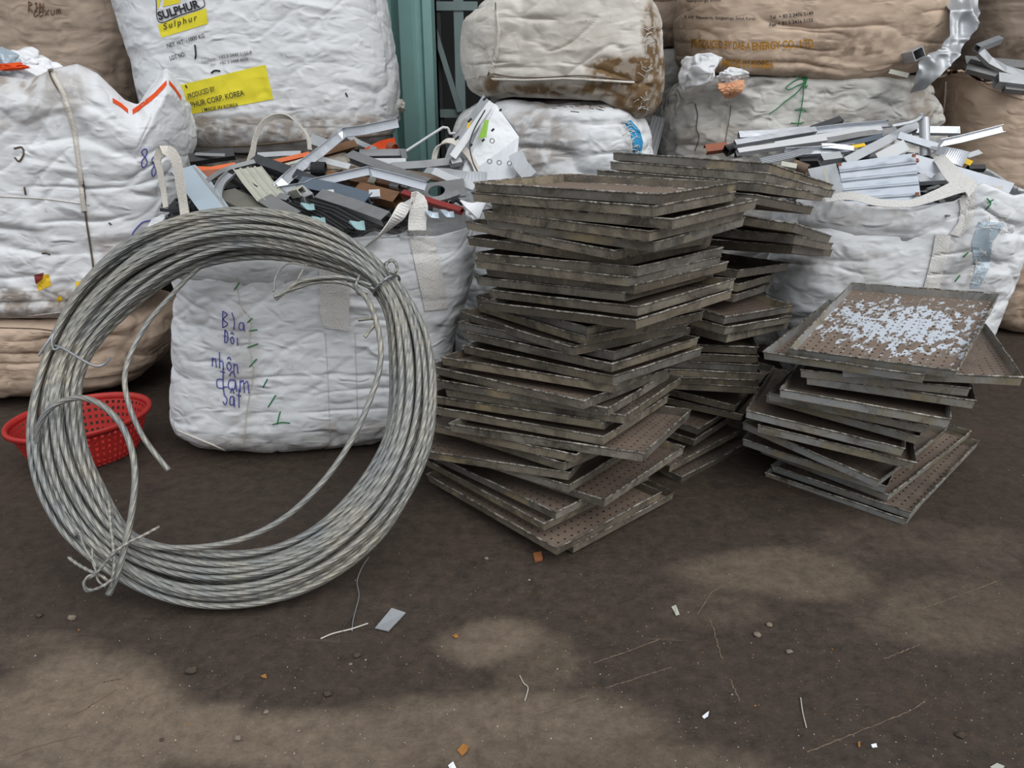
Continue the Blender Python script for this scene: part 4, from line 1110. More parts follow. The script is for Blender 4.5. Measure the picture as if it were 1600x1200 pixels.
def tray_meshes(variant):
    r = np.random.RandomState(variant + 3)
    out = {}
    a, b_ = TA / 2, TB / 2
    # base plate
    nx_, ny_ = 18, 14
    xs, ys = np.linspace(-a + FL, a - FL, nx_), np.linspace(-b_ + FL, b_ - FL, ny_)
    XX, YY = np.meshgrid(xs, ys)
    wob = (fbm(np.stack([XX.ravel() * 5, YY.ravel() * 5, np.full(XX.size, variant * 7.0)], 1), 3) - .5) * .006
    edge = np.minimum(np.minimum(XX.ravel() + a, a - XX.ravel()), np.minimum(YY.ravel() + b_, b_ - YY.ravel()))
    wob *= smooth(0, .08, edge)
    top = np.stack([XX.ravel(), YY.ravel(), -WH + .0015 + wob], 1); bot = top - [0, 0, .0015]
    g = grid_faces(ny_, nx_)
    F = np.vstack([g, g[:, ::-1] + len(top)])
    bd = list(range(nx_)) + [k * nx_ + nx_ - 1 for k in range(1, ny_)] + [(ny_ - 1) * nx_ + k for k in range(nx_ - 2, -1, -1)] + [k * nx_ for k in range(ny_ - 2, 0, -1)]
    F = np.vstack([F, [(bd[i], bd[i] + len(top), bd[(i + 1) % len(bd)] + len(top), bd[(i + 1) % len(bd)]) for i in range(len(bd))]])
    out['base'] = (np.vstack([top, bot]), F)
    # walls with small dents, rim bead
    cor = [(-a, -b_), (a, -b_), (a, b_), (-a, b_)]
    rim = []
    for w in range(4):
        p, q = np.array(cor[w]), np.array(cor[(w + 1) % 4])
        n = 22
        t = np.linspace(0, 1, n)
        d = (q - p) / np.linalg.norm(q - p); nrm = np.array([d[1], -d[0]])
        dent = (vn(np.stack([t * 7, np.full(n, w * 5.0), np.full(n, variant * 11.0)], 1), 9) - .5) * .0045 * smooth(0, .1, t) * smooth(1, .9, t)
        dz = (vn(np.stack([t * 9, np.full(n, w * 5.0 + 2), np.full(n, variant * 11.0)], 1), 4) - .5) * .0018 * smooth(0, .1, t) * smooth(1, .9, t)
        rows = []
        for (off, z) in ((-FL, -WH), (0, -.002), (-.0018, -.002), (-FL - .0018, -WH)):
            sh = .5 if z < -.02 else 1.0
            base = p[None] + (q - p)[None] * t[:, None]
            base = base + nrm * (off + (dent * (1 if z > -.02 else .25)))[:, None]
            if z < -.02: base = base + np.outer((1 - 2 * t), d) * FL * (np.abs(1 - 2 * t) > .98)[:, None]
            rows.append(np.column_stack([base, np.full(n, z) + (dz if z > -.02 else 0)]))
        V = np.stack(rows, 1).reshape(-1, 3)
        Fw = [tuple(x) for x in grid_faces(n, 4, True)] + [(3, 2, 1, 0), tuple(range(4 * n - 4, 4 * n))]
        out['wall%d' % w] = (V, Fw)
        base = p[None] + (q - p)[None] * t[:, None] + nrm * (dent + .0008)[:, None]
        rim.append(np.column_stack([base, dz - .0018]))
    P = np.vstack([x[:-1] for x in rim] + [rim[0][:1]])
    ring = []
    for i in range(len(P)):
        c = P[i]; rad = c[:2] / np.linalg.norm(c[:2])
        for an in np.linspace(0, 2 * np.pi, 6, endpoint=False):
            ring.append(c + np.array([rad[0] * math.cos(an) * .0034, rad[1] * math.cos(an) * .0034, math.sin(an) * .0032]))
    out['rim'] = (np.array(ring), grid_faces(len(P), 6, True))
    return out

TRAY_SRC = []
for var in range(5):
    ms = tray_meshes(var)
    src = {}
    for k, (v, f) in ms.items():
        nm = 'side_wall' if k.startswith('wall') else k
        me = bpy.data.meshes.new('tray_' + nm)
        me.from_pydata([tuple(x) for x in v], [], [tuple(int(i) for i in q) for q in f])
        me.materials.append(M['tray_floor' if k == 'base' else 'tray_rim' if k == 'rim' else 'tray_wall'])
        src[k] = me
    TRAY_SRC.append(src)
PALE = []                                    # copies with paler walls for the low right stack
for src in TRAY_SRC:
    d_ = {}
    for k, me in src.items():
        if k.startswith('wall'):
            me = me.copy(); me.materials.clear(); me.materials.append(M['tray_pale'])
        d_[k] = me
    PALE.append(d_)
peel = TRAY_SRC[0]['base'].copy(); peel.materials.clear(); peel.materials.append(M['tray_peeled'])

ORD = ['topmost', 'second', 'third', 'fourth', 'fifth', 'sixth', 'seventh', 'eighth', 'ninth', 'tenth', 'eleventh', 'twelfth', 'thirteenth', 'fourteenth', 'fifteenth',
       'sixteenth', 'seventeenth', 'eighteenth', 'nineteenth', 'twentieth', 'twenty-first', 'twenty-second', 'twenty-third', 'twenty-fourth', 'twenty-fifth', 'twenty-sixth',
       'twenty-seventh', 'twenty-eighth', 'twenty-ninth', 'thirtieth', 'thirty-first', 'thirty-second', 'thirty-third', 'thirty-fourth', 'lowest']
def stack(poses, where, group, quarter, special):
    n = len(poses)
    for i, p in enumerate(poses):
        w = ORD[i] if i < n - 1 else 'lowest'
        lab = special.get(i) or ('%s tray from the top of %s' % (w, where) if 0 < i < n - 1 else '%s tray of %s' % (w, where))
        lab = 'dull aluminium ' + lab if not i in special else lab
        t = thing('perforated_tray', p[:3], lab, 'tray', group)
        yaw, ax, ay = (math.radians(v) for v in p[3:6])
        qt = quarter ^ (len(p) > 6)
        # Rz * Ry * Rx
        t.rotation_euler = (ax, ay, yaw)
        src = (PALE if quarter else TRAY_SRC)[(i * 3 + len(where)) % 5]
        for k, me in src.items():
            if special is RIGHT_SPECIAL and i == 0 and k == 'base': me = peel
            o = bpy.data.objects.new('side_wall' if k.startswith('wall') else k, me)
            COL.objects.link(o); o.parent = t
            if qt: o.rotation_euler = (0, 0, math.pi / 2)
RIGHT_SPECIAL = {0: 'topmost perforated tray of the low right stack, its brown floor flaked to silver', 2: 'third tray of the low right stack, swung out to the right'}
stack(MAIN_POSES, 'the tall front stack', 'trays in the tall front stack', False, {0: 'topmost rusty brown tray of the tall front stack, open to view'})
stack(REAR_POSES, 'the leaning stack behind', 'trays in the leaning rear stack', False, {})
stack(RIGHT_POSES, 'the low right stack', 'trays in the low right stack', True, RIGHT_SPECIAL)

# ------------------------------------------------------------------ the coil of stranded cable
cs_, ct_, cR, cE = math.radians(7.49), math.radians(37.9), 0.6336, 1.038
e1 = np.array([math.cos(cs_), math.sin(cs_), 0.0])
e2 = np.array([-math.sin(cs_) * math.sin(ct_), math.cos(cs_) * math.sin(ct_), math.cos(ct_)])
e3 = np.cross(e1, e2); e3 = -e3 if e3[1] > 0 else e3                # towards the camera side
CC = np.array([-0.8721, 2.2675, cR * cE * math.cos(ct_) + .004])
def cpx(px, py, off=0.0):                                            # a point of the coil's plane, lifted by off
    d = ray(px, py); c = CC + e3 * off
    return O + d * (((c - O) @ e3) / (d @ e3))
coil = thing('cable_coil', (CC[0], CC[1] - .35, 0), 'big coil of grey stranded aluminium cable leaning against the open white bag', 'cable coil')
rg = np.random.RandomState(12)
cr_ = 0.0098
slots = []
while len(slots) < 42:
    a, b_ = rg.uniform(-.142, 0), rg.uniform(-.055, .055)
    if ((a + .071) / .071) ** 2 * .9 + (b_ / .055) ** 2 > 1.3: continue
    if all(math.hypot(a - x, b_ - y) > .0165 for x, y in slots): slots.append((a, b_))
slots.sort(key=lambda s: s[1] + .25 * s[0])
NL = len(slots); SPL = 230
th_ = np.linspace(0, 2 * np.pi * (NL - .03), NL * SPL)
ti = th_ / (2 * np.pi)
ctrl = np.array(slots)
def hold(v):                                                         # stay in one lane most of the turn, change lane over the rest
    i = np.clip(np.floor(ti).astype(int), 0, NL - 1); j = np.clip(i + 1, 0, NL - 1)
    t = smooth(.35, 1.0, ti - np.floor(ti))
    return v[i] * (1 - t) + v[j] * t
ra, wa = hold(ctrl[:, 0]), hold(ctrl[:, 1])
ang0 = math.radians(232) + th_
tight = np.ones(len(th_))
for deg, k, wd in ((38, .42, 18), (164, .22, 16), (232, .30, 16)):
    dd = np.abs((np.degrees(ang0) - deg + 180) % 360 - 180)
    tight -= k * np.exp(-(dd / wd) ** 2)
tight += .30 * np.exp(-(((np.degrees(ang0) - 122 + 180) % 360 - 180) / 34) ** 2)
nz = lambda s, f_: fbm(np.stack([th_ * f_, np.full(len(th_), s), np.zeros(len(th_))], 1), 40 + int(s), 2) - .5
pull = .035 * np.exp(-(((np.degrees(ang0) - 38 + 180) % 360 - 180) / 26) ** 2)
ra = (ra + .05) * tight - .05 + pull + nz(1.0, .9) * .030
wa = wa * tight + nz(7.0, .8) * .022
rr = cR - cr_ + np.minimum(ra, 0)
P = CC + (np.cos(ang0) * rr)[:, None] * e1 + (np.sin(ang0) * rr * cE)[:, None] * e2 + wa[:, None] * e3
P[:, 2] = np.maximum(P[:, 2], cr_ + .001)
v, f = tube_vf(P, cr_, 21, 7, .36, .45)
mesh_obj('cable', v, f, M['cable'], coil, sm=True)
def cable_piece(name, pts, r=.0098, mat='cable', lobes=7, n=150, pitch=.34):
    Q = spline(np.array([cpx(*p) for p in pts]), n)
    Q[:, 2] = np.maximum(Q[:, 2], r)
    v, f = tube_vf(Q, r, 21 if lobes == 7 else 12 if lobes else 8, lobes, pitch, .40)
    return mesh_obj(name, v, f, M[mat], coil, sm=True)
cable_piece('loose_turn', [(545, 440, .03), (575, 470, .05), (592, 520, .06), (594, 570, .06), (578, 625, .06), (548, 690, .06), (505, 752, .06), (450, 805, .06), (390, 838, .06), (330, 853, .06), (270, 856, .06), (215, 850, .06), (190, 840, .03)])
cable_piece('looped_end', [(62, 735, .01), (57, 700, .05), (60, 668, .08), (76, 640, .10), (100, 626, .10), (130, 622, .11), (160, 634, .12), (188, 662, .12), (205, 700, .12), (211, 745, .12), (206, 800, .11), (196, 850, .10), (184, 895, .09), (169, 930, .08)])
cable_piece('hanging_tail', [(345, 392, -.04), (300, 428, -.03), (262, 468, .02), (234, 500, .06), (214, 532, .08), (199, 568, .09), (195, 600, .10), (204, 640, .10), (222, 680, .10), (245, 712, .10), (264, 735, .09)], r=.0085)
for k, pts in enumerate([[(585, 452, .02), (550, 438, .04), (520, 434, .05), (490, 437, .05), (466, 447, .05), (428, 464, .06)], [(580, 446, .03), (540, 434, .05), (505, 434, .06), (478, 438, .06), (461, 444, .06), (430, 468, .05)],
                         [(575, 458, .02), (540, 443, .04), (510, 440, .045), (484, 443, .045), (452, 454, .05), (430, 460, .05)]]):
    cable_piece('cable_end', pts, r=.007)
cable_piece('cable_end', [(461, 446, .06), (468, 432, .07), (474, 421, .075)], r=.004, lobes=0, n=12)
cable_piece('cable_end', [(560, 500, .03), (585, 498, .05), (583, 510, .05), (575, 520, .05), (570, 527, .05)], r=.006)
cable_piece('cable_end', [(480, 415, .07), (450, 412, .06), (432, 430, .05), (427, 456, .05)], r=.003, lobes=0, n=30)
# tie wires round the bundle
def around(deg, span, inner, outer, th_r, mat, lobes, n=60, turns=1.05, wob=.0):
    a = math.radians(deg)
    er = math.cos(a) * e1 + math.sin(a) * cE * e2; er /= np.linalg.norm(er)
    c = CC + (math.cos(a) * e1 + math.sin(a) * cE * e2) * (cR - (inner + outer) / 2)
    et = -math.sin(a) * e1 + math.cos(a) * e2
    t = np.linspace(0, 2 * np.pi * turns, n) - .6
    Q = c + np.cos(t)[:, None] * er * (outer - inner) / 2 + np.sin(t)[:, None] * e3 * span + (np.linspace(-1, 1, n) * wob)[:, None] * et
    Q[:, 2] = np.maximum(Q[:, 2], th_r)
    return Q
v, f = tube_vf(around(37, .062, -.012, .090, .005, 'cable', 3, wob=.012), .0055, 9, 3, .05, .35); mesh_obj('tie_wire', v, f, M['wire_dark'], coil, sm=True)
cable_piece('tie_wire', [(600, 413, .05), (612, 406, .06), (620, 414, .06), (616, 426, .06), (606, 423, .07), (604, 412, .07), (614, 408, .07), (621, 420, .06), (612, 432, .05)], r=.005, lobes=3, n=60, pitch=.05)
cable_piece('tie_wire', [(562, 430, .05), (556, 446, .055), (559, 458, .04), (568, 462, .03)], r=.005, lobes=3, n=30, pitch=.05)
cable_piece('tie_wire', [(86, 540, .06), (100, 545, .075), (118, 556, .08), (135, 566, .08), (150, 572, .08), (163, 569, .07), (172, 560, .04)], r=.0042, lobes=0, n=50, mat='wire_dark')
cable_piece('tie_wire', [(60, 556, .07), (72, 538, .08), (84, 521, .08), (81, 532, .08), (84, 546, .07), (96, 542, .07)], r=.0038, lobes=0, n=50, mat='wire_dark')
cable_piece('tie_wire', [(171, 787, .09), (173, 820, .10), (177, 855, .11), (178, 885, .11), (173, 918, .10)], r=.0058, lobes=3, n=40, pitch=.06, mat='cable')
cable_piece('tie_wire', [(249, 823, .09), (225, 836, .11), (200, 848, .12), (178, 864, .13), (160, 885, .12), (146, 900, .11), (134, 905, .10), (131, 915, .10), (142, 922, .11), (160, 916, .12), (176, 905, .11)], r=.005, lobes=3, n=70, pitch=.06, mat='cable')
cable_piece('tie_wire', [(107, 871, .07), (122, 882, .08), (140, 892, .09), (158, 900, .09), (172, 910, .08)], r=.0055, lobes=3, n=40, pitch=.06)
cable_piece('tie_wire', [(126, 833, .07), (130, 850, .085), (140, 868, .09), (148, 880, .09), (152, 905, .09), (165, 918, .08)], r=.0035, lobes=0, n=40)
cable_piece('tie_wire', [(144, 856, .08), (145, 878, .09), (150, 896, .10), (138, 900, .11), (131, 912, .11), (136, 924, .10), (156, 918, .10), (175, 908, .10)], r=.0035, lobes=0, n=50)

# ------------------------------------------------------------------ the red basket
bl, br_ = gp(2, 676, .19), gp(234, 622, .19)
bc = (bl + br_) / 2; bax = (br_ - bl); ba = np.linalg.norm(bax) / 2; bax /= np.linalg.norm(bax); bay = np.array([-bax[1], bax[0], 0])
bb = .215
basket = thing('basket', (bc[0], bc[1], 0), 'oval red plastic basket with perforated sides, on the floor behind the cable coil', 'basket')
bpt = lambda t, s, z: np.array([bc[0], bc[1], 0]) + bax * math.cos(t) * ba * s + bay * math.sin(t) * bb * s * (1.0) + np.array([0, 0, z])
NC, NR = 60, 6
V, F = [], []
def holed(P00, P10, P11, P01, k=.26):                                 # a cell with a hole: four quads round it
    o = len(V); c = (P00 + P10 + P11 + P01) / 4
    V.extend([P00, P10, P11, P01] + [c + (p - c) * (1 - 2 * k) for p in (P00, P10, P11, P01)])
    for i in range(4): F.append((o + i, o + (i + 1) % 4, o + 4 + (i + 1) % 4, o + 4 + i))
prof = [(.70, .012), (.745, .030), (.785, .058), (.82, .086), (.855, .114), (.89, .142), (.925, .166)]
for r in range(NR):
    for c in range(NC):
        t0, t1 = 2 * np.pi * c / NC, 2 * np.pi * (c + 1) / NC
        (s0, z0), (s1, z1) = prof[r], prof[r + 1]
        holed(bpt(t0, s0, z0), bpt(t1, s0, z0), bpt(t1, s1, z1), bpt(t0, s1, z1))
wall_b = mesh_obj('basket_wall', np.array(V), F, M['red_plastic'], basket)
md = wall_b.modifiers.new('thickness', 'SOLIDIFY'); md.thickness = .004; md.offset = 0
prof2 = [(.925, .160), (.93, .178), (.95, .190), (.985, .192), (1.0, .186), (1.003, .172), (.997, .172), (.985, .183), (.955, .181), (.94, .172), (.935, .160)]
V = np.array([[bpt(t, s, z) for s, z in prof2] for t in np.linspace(0, 2 * np.pi, 96, endpoint=False)])
F = []
kk = len(prof2)
for i in range(96):
    for j in range(kk):
        F.append((i * kk + j, ((i + 1) % 96) * kk + j, ((i + 1) % 96) * kk + (j + 1) % kk, i * kk + (j + 1) % kk))
mesh_obj('rim', V.reshape(-1, 3), F, M['red_plastic'], basket, sm=True)
V, F = [], []
for r in range(4):
    s0, s1 = .70 * r / 4, .70 * (r + 1) / 4
    for c in range(40):
        t0, t1 = 2 * np.pi * c / 40, 2 * np.pi * (c + 1) / 40
        holed(bpt(t0, s0, .008), bpt(t1, s0, .008), bpt(t1, s1, .008 + .004 * (r == 3)), bpt(t0, s1, .008 + .004 * (r == 3)), .24)
bs = mesh_obj('basket_floor', np.array(V), F, M['red_plastic'], basket)
md = bs.modifiers.new('thickness', 'SOLIDIFY'); md.thickness = .005; md.offset = 0

# ------------------------------------------------------------------ loose metal on the heaps
YA = lambda py: 3.70 - (py - 215) / 130 * .80
YL = lambda py: 3.93 - (py - 190) / 140 * .62
YM = lambda py: 4.75 - (py - 90) / 60 * .30

def sect(kind, w, h, t):
    a, b_ = w / 2, h / 2
    if kind == 'flat': return [(-a, -b_), (a, -b_), (a, b_), (-a, b_)]
    if kind == 'box': return [(-a, -b_), (a, -b_), (a, b_), (-a, b_), (-a, -b_), (-a + t, -b_ + t), (-a + t, b_ - t), (a - t, b_ - t), (a - t, -b_ + t), (-a + t, -b_ + t)]
    if kind == 'U': return [(-a, b_), (-a, -b_), (-a + t, -b_), (-a + t, b_ - t), (a - t, b_ - t), (a - t, -b_), (a, -b_), (a, b_)][::-1]
    if kind == 'V': return [(-a, b_), (-a, -b_), (a, -b_), (a, b_), (a - t, b_), (a - t, -b_ + t), (-a + t, -b_ + t), (-a + t, b_)]
    if kind == 'L': return [(-a, -b_), (-a + t, -b_), (-a + t, b_ - t), (a, b_ - t), (a, b_), (-a, b_)]
    if kind == 'T': return [(-a, b_), (-a, b_ - t), (-t, b_ - t), (-t, -b_), (-a * .5, -b_), (-a * .5, -b_ - t), (a * .5, -b_ - t), (a * .5, -b_), (t, -b_), (t, b_ - t), (a, b_ - t), (a, b_)]
    if kind == 'rib':                                               # a ribbed sheet
        n = 24; top = []
        for i in range(n + 1):
            u = -a + w * i / n; top.append((u, b_ * (.6 if (i % 6) in (0, 1) else -.4)))
        return top + [(u, v - t) for u, v in top[::-1]]
    if kind == 'wave':
        n = 30; top = [(-a + w * i / n, b_ * math.sin(i * 2 * math.pi * 2 / n)) for i in range(n + 1)]
        return top + [(u, v - t) for u, v in top[::-1]]
    if kind == 'tube':
        n = 20; return [(a * math.cos(x), a * math.sin(x)) for x in np.linspace(0, 2 * np.pi, n)] + [((a - t) * math.cos(x), (a - t) * math.sin(x)) for x in np.linspace(2 * np.pi, 0, n)]

def extrude_vf(P, sec, W, Nn):
    V = []
    for p, w, n in zip(P, W, Nn):
        for u, v in sec: V.append(p + w * u + n * v)
    k = len(sec); m = len(P)
    F = [tuple(q) for q in grid_faces(m, k, True)] + [tuple(range(k - 1, -1, -1)), tuple(range((m - 1) * k, m * k))]
    return np.array(V), F

def bar(P, kind, w, h, t, tilt, twist=0.0, sharp=True, n=None):
    P = np.asarray(P, float)
    if n: P = resample(P, n) if sharp else spline(P, n)
    m = len(P)
    T = np.gradient(P, axis=0); T /= np.linalg.norm(T, axis=1)[:, None]
    W, Nn = [], []
    for i in range(m):
        view = O - P[i]; view /= np.linalg.norm(view)
        face = view * (1 - tilt) + np.array([0, 0, 1.0]) * tilt
        wd = np.cross(face, T[i]); wd /= np.linalg.norm(wd); nn = np.cross(T[i], wd)
        a = twist * (i / (m - 1) - .5)
        W.append(wd * math.cos(a) + nn * math.sin(a)); Nn.append(nn * math.cos(a) - wd * math.sin(a))
    return extrude_vf(P, sect(kind, w, h, t), W, Nn)

def piece(name, label, pts, kind, wpx, mat, cat='metal offcut', lift=0.0, h=None, t=.002, tilt=.45, twist=0.0, heap=YA, group=None, n=None, sharp=True, cat2=None, end=0.0):
    P = []
    for p in pts:
        Y = (p[2] if len(p) > 2 else heap(p[1])) - lift
        P.append(yp(p[0], p[1], Y))
    P = np.array(P)
    w = wpx * np.linalg.norm(P.mean(0) - O) / FPX
    if h is None: h = {'flat': .004, 'box': w, 'U': w * .6, 'V': w * .5, 'L': w * .6, 'T': w * .7, 'rib': .012, 'wave': .02, 'tube': w}[kind]
    if len(P) == 2 and n is None: n = 8
    v, f = bar(P, kind, w, h, t, tilt, twist, sharp, n)
    if kind == 'flat' and n and n >= 8:                              # slight dents
        k = len(v); v = v + (np.stack([vn(v * 9, 3), vn(v * 9, 4), vn(v * 9, 5)], 1) - .5) * .006
    o = mesh_obj(name, v, f, M[mat])
    return tag(o, label, cat, group or ('offcuts in the front white bag' if heap is YA else 'offcuts in the right hand bag' if heap is YL else 'scrap in the tan bag'))

# dark bed of small scrap that carries the pieces: nobody could count it
def bed(name, label, cx, cy, rx, ry, zfn, seed, nslv, mats, tall=.03):
    n = 46
    u = np.linspace(-1, 1, n); UX, UY = np.meshgrid(u, u)
    sx = UX * np.sqrt(1 - UY ** 2 / 2); sy = UY * np.sqrt(1 - UX ** 2 / 2)
    Xs, Ys = cx + sx * rx, cy + sy * ry
    Z = zfn(Xs, Ys)
    Z = Z + (fbm(np.stack([Xs.ravel() * 9, Ys.ravel() * 9, np.zeros(n * n)], 1), seed) - .5).reshape(n, n) * tall * 2
    parts = [(np.stack([Xs.ravel(), Ys.ravel(), Z.ravel()], 1), [tuple(q) for q in grid_faces(n, n)])]
    r = random.Random(seed)
    for i in range(nslv):
        a, q = r.uniform(0, 6.28), math.sqrt(r.random()) * .92
        x, y = cx + rx * q * math.cos(a), cy + ry * q * math.sin(a)
        z = float(zfn(np.array(x), np.array(y))) + r.uniform(0, .02)
        th = r.uniform(-.6, .6) + (0 if r.random() < .7 else 1.57); l_ = r.uniform(.05, .18)
        d = np.array([math.cos(th), math.sin(th), r.uniform(-.2, .2)])
        parts.append(bar_vf(np.array([x, y, z]) - d * l_ / 2, np.array([x, y, z]) + d * l_ / 2, r.uniform(.008, .03), r.uniform(.003, .015), (0, r.uniform(-.5, .5), 1)))
    v, f = merge(parts)
    o = mesh_obj(name, v, f, M[mats[0]])
    for m_ in mats[1:]: o.data.materials.append(M[m_])
    nb = (n - 1) ** 2
    for i, pl_ in enumerate(o.data.polygons):
        if i >= nb: pl_.material_index = ((i - nb) // 6 * 7) % len(mats)
    return tag(o, label, 'scrap', kind='stuff')
def zA(x, y): return 1.13 - .22 * np.clip((3.62 - y) / .80, 0, 1.2) - .10 * np.clip((np.abs(x + .88) / .58) - .45, 0, 1) ** 2 - .04 - .25 * np.clip((y - 3.58) / .1, 0, 1)
bed('scrap_bed', 'dark bed of small metal scrap filling the front white bag', -.89, 3.24, .56, .36, zA, 3, 130, ['black_metal', 'alu_grey', 'charcoal', 'bronze', 'alu_mid', 'timber', 'slate'])
def zL(x, y): return 1.10 - .20 * np.clip((3.85 - y) / .60, 0, 1.2) - .12 * np.clip((np.abs(x - 1.72) / .5) - .45, 0, 1) ** 2
bed('scrap_bed', 'dark bed of small shiny scrap filling the right hand bag', 1.72, 3.58, .50, .34, zL, 9, 150, ['black_metal', 'alu_grey', 'alu_mid', 'alu_bright', 'charcoal', 'alu_grey'])
def zM(x, y): return 1.42 + 0 * x + .05 * np.cos((x - 3.2) * 3)
bed('scrap_bed', 'dark scrap filling the tan bag at the right edge', 3.2, 4.82, .42, .36, zM, 15, 60, ['black_metal', 'alu_grey', 'alu_mid', 'charcoal'])

# --- front bag, back to front
piece('dark_profile', 'long black profile lying deepest under the printed bag', [(296, 250), (366, 240)], 'box', 14, 'black_metal', h=.03)
piece('aluminium_strip', 'thin grey strip with a drilled end in the shade under the printed bag', [(305, 241), (352, 243)], 'flat', 5, 'alu_grey', lift=.05)
piece('orange_strip', 'long orange painted strip beside the tall white bag', [(297, 264), (330, 265), (368, 258)], 'U', 7, 'orange_paint', lift=.04)
piece('timber_board', 'ochre brown board under the orange strip at left', [(297, 276), (352, 272)], 'flat', 16, 'rust', lift=.02, h=.012)
piece('orange_strip', 'short orange painted strip behind the zigzag bright strip', [(424, 255), (484, 241)], 'U', 7, 'orange_paint', lift=.05)
piece('aluminium_strip', 'pale flat strip against the bottom of the printed bag', [(402, 242), (470, 240)], 'flat', 8, 'alu_mid', lift=0)
piece('aluminium_strip', 'cream edged strip under the short orange strip', [(446, 258), (500, 242)], 'flat', 4, 'ivory', lift=.07)
piece('clear_sheet', 'pale grey folded sheet at the foot of the grey webbing loop', [(484, 216), (528, 232)], 'flat', 15, 'alu_mid', lift=.02, tilt=.2)
piece('copper_profile', 'brown and cream profile with a round end behind the zigzag strip', [(506, 240), (556, 226)], 'T', 13, 'bronze', lift=.05)
piece('orange_cloth_scrap', 'bright orange torn sheet by the teal post', [(574, 238), (596, 228), (618, 222)], 'flat', 15, 'orange_cloth', lift=.02, tilt=.2, twist=.8, n=14, cat='sheet scrap')
piece('plastic_pipe', 'brownish orange curved pipe end by the teal post', [(600, 228), (617, 234)], 'tube', 18, 'rust', lift=-.03, t=.004, cat='pipe')
piece('aluminium_strip', 'weathered pale strip under the lifted end of the zigzag strip', [(544, 212), (560, 222), (586, 234)], 'flat', 9, 'alu_mid', lift=.04, n=12)
piece('channel_profile', 'grey channel lying flat right of the orange sheet', [(562, 241), (632, 240)], 'U', 12, 'alu_grey', lift=.03)
piece('aluminium_strip', 'short white flat strip with a square end, level, near the bag centre', [(576, 252), (634, 252)], 'flat', 8, 'alu_white', lift=.09, tilt=.2)
piece('end_bracket', 'small upright bracket beside the white bent rod', [(629, 235), (633, 250)], 'L', 8, 'alu_grey', lift=.06, cat='bracket')
piece('flat_bar', 'broad dull grey flat bar under the teal post', [(612, 262), (660, 259), (722, 252)], 'U', 13, 'alu_grey', lift=.05)
piece('channel_end', 'stubby grey channel end touching the big silver panel', [(704, 255), (720, 252)], 'box', 10, 'alu_mid', lift=.08)
piece('bent_rod', 'thin white rod with a crooked tip standing up before the teal post', [(635, 236, 3.5), (664, 217, 3.52), (692, 199, 3.54), (700, 200, 3.55), (703, 209, 3.55), (712, 208, 3.55)], 'tube', 4, 'alu_white', t=.001, n=40, cat='rod')
piece('bright_strip', 'zigzag bright folded strip, the upper one, with its end lifted high', [(432, 294, 3.12), (446, 281, 3.16), (466, 263, 3.24), (500, 238, 3.36), (532, 212, 3.48), (538, 207, 3.50), (570, 203, 3.5), (622, 192, 3.52)], 'V', 14, 'alu_bright', h=.02, tilt=.1, t=.0015, cat='bright strip')
piece('aluminium_strip', 'short bright white strip crossing under the zigzag strip', [(493, 246), (546, 261)], 'flat', 9, 'alu_white', lift=.10, tilt=.3)
piece('channel_profile', 'wide grey grooved channel running down to the right across the bag', [(546, 245), (600, 266), (668, 290)], 'T', 19, 'alu_grey', lift=.08, tilt=.6)
piece('ribbed_puck', 'black ribbed round cap beside the zigzag strip', [(487, 264), (509, 264)], 'tube', 20, 'rubber', lift=.10, t=.006, cat='cap')
piece('dark_profile', 'long slate coloured box profile under the zigzag strip', [(398, 252), (444, 268), (496, 290)], 'box', 17, 'charcoal', lift=.09, h=.04)
piece('timber_strip', 'narrow brown strip between the slate profiles', [(512, 272), (590, 290)], 'box', 9, 'bronze', lift=.06)
piece('bronze_profile', 'brown anodised profile with a pale end clip', [(548, 281), (584, 288)], 'box', 12, 'bronze', lift=.10)
piece('bronze_profile', 'brown anodised profile further right with a grey clip', [(588, 284), (624, 292)], 'box', 12, 'bronze', lift=.11)
piece('end_clip', 'small pale clip on the end of the left brown profile', [(577, 282), (588, 284)], 'U', 11, 'ivory', lift=.13, cat='clip')
piece('end_clip', 'small grey green clip on the end of the right brown profile', [(611, 288), (624, 291)], 'U', 10, 'alu_mid', lift=.14, cat='clip')
piece('end_clip', 'square grey clip just right of the two brown profiles', [(630, 291), (640, 294)], 'box', 10, 'alu_grey', lift=.10, cat='clip')
piece('bright_strip', 'lower zigzag bright strip, bent at its middle, pointing right', [(434, 299, 3.10), (452, 296, 3.10), (478, 292, 3.10), (490, 286, 3.11), (530, 277, 3.12), (576, 267, 3.13), (584, 270, 3.12), (620, 279, 3.08), (664, 291, 3.04)], 'V', 13, 'alu_bright', h=.018, tilt=.15, t=.0015, cat='bright strip')
piece('aluminium_strip', 'bright flat strip pointing at the top tray of the tall stack', [(677, 268), (742, 292)], 'flat', 12, 'alu_white', lift=.12, tilt=.25)
piece('film_sheet', 'crumpled glossy grey sheet left of the tall tray stack', [(664, 266), (700, 270), (730, 276), (760, 279)], 'flat', 18, 'alu_mid', lift=.06, twist=.9, n=20, cat='sheet scrap')
piece('flat_bar', 'dark brown flat bar beneath the glossy sheet', [(636, 270), (700, 284)], 'flat', 9, 'timber', lift=.03, h=.01)
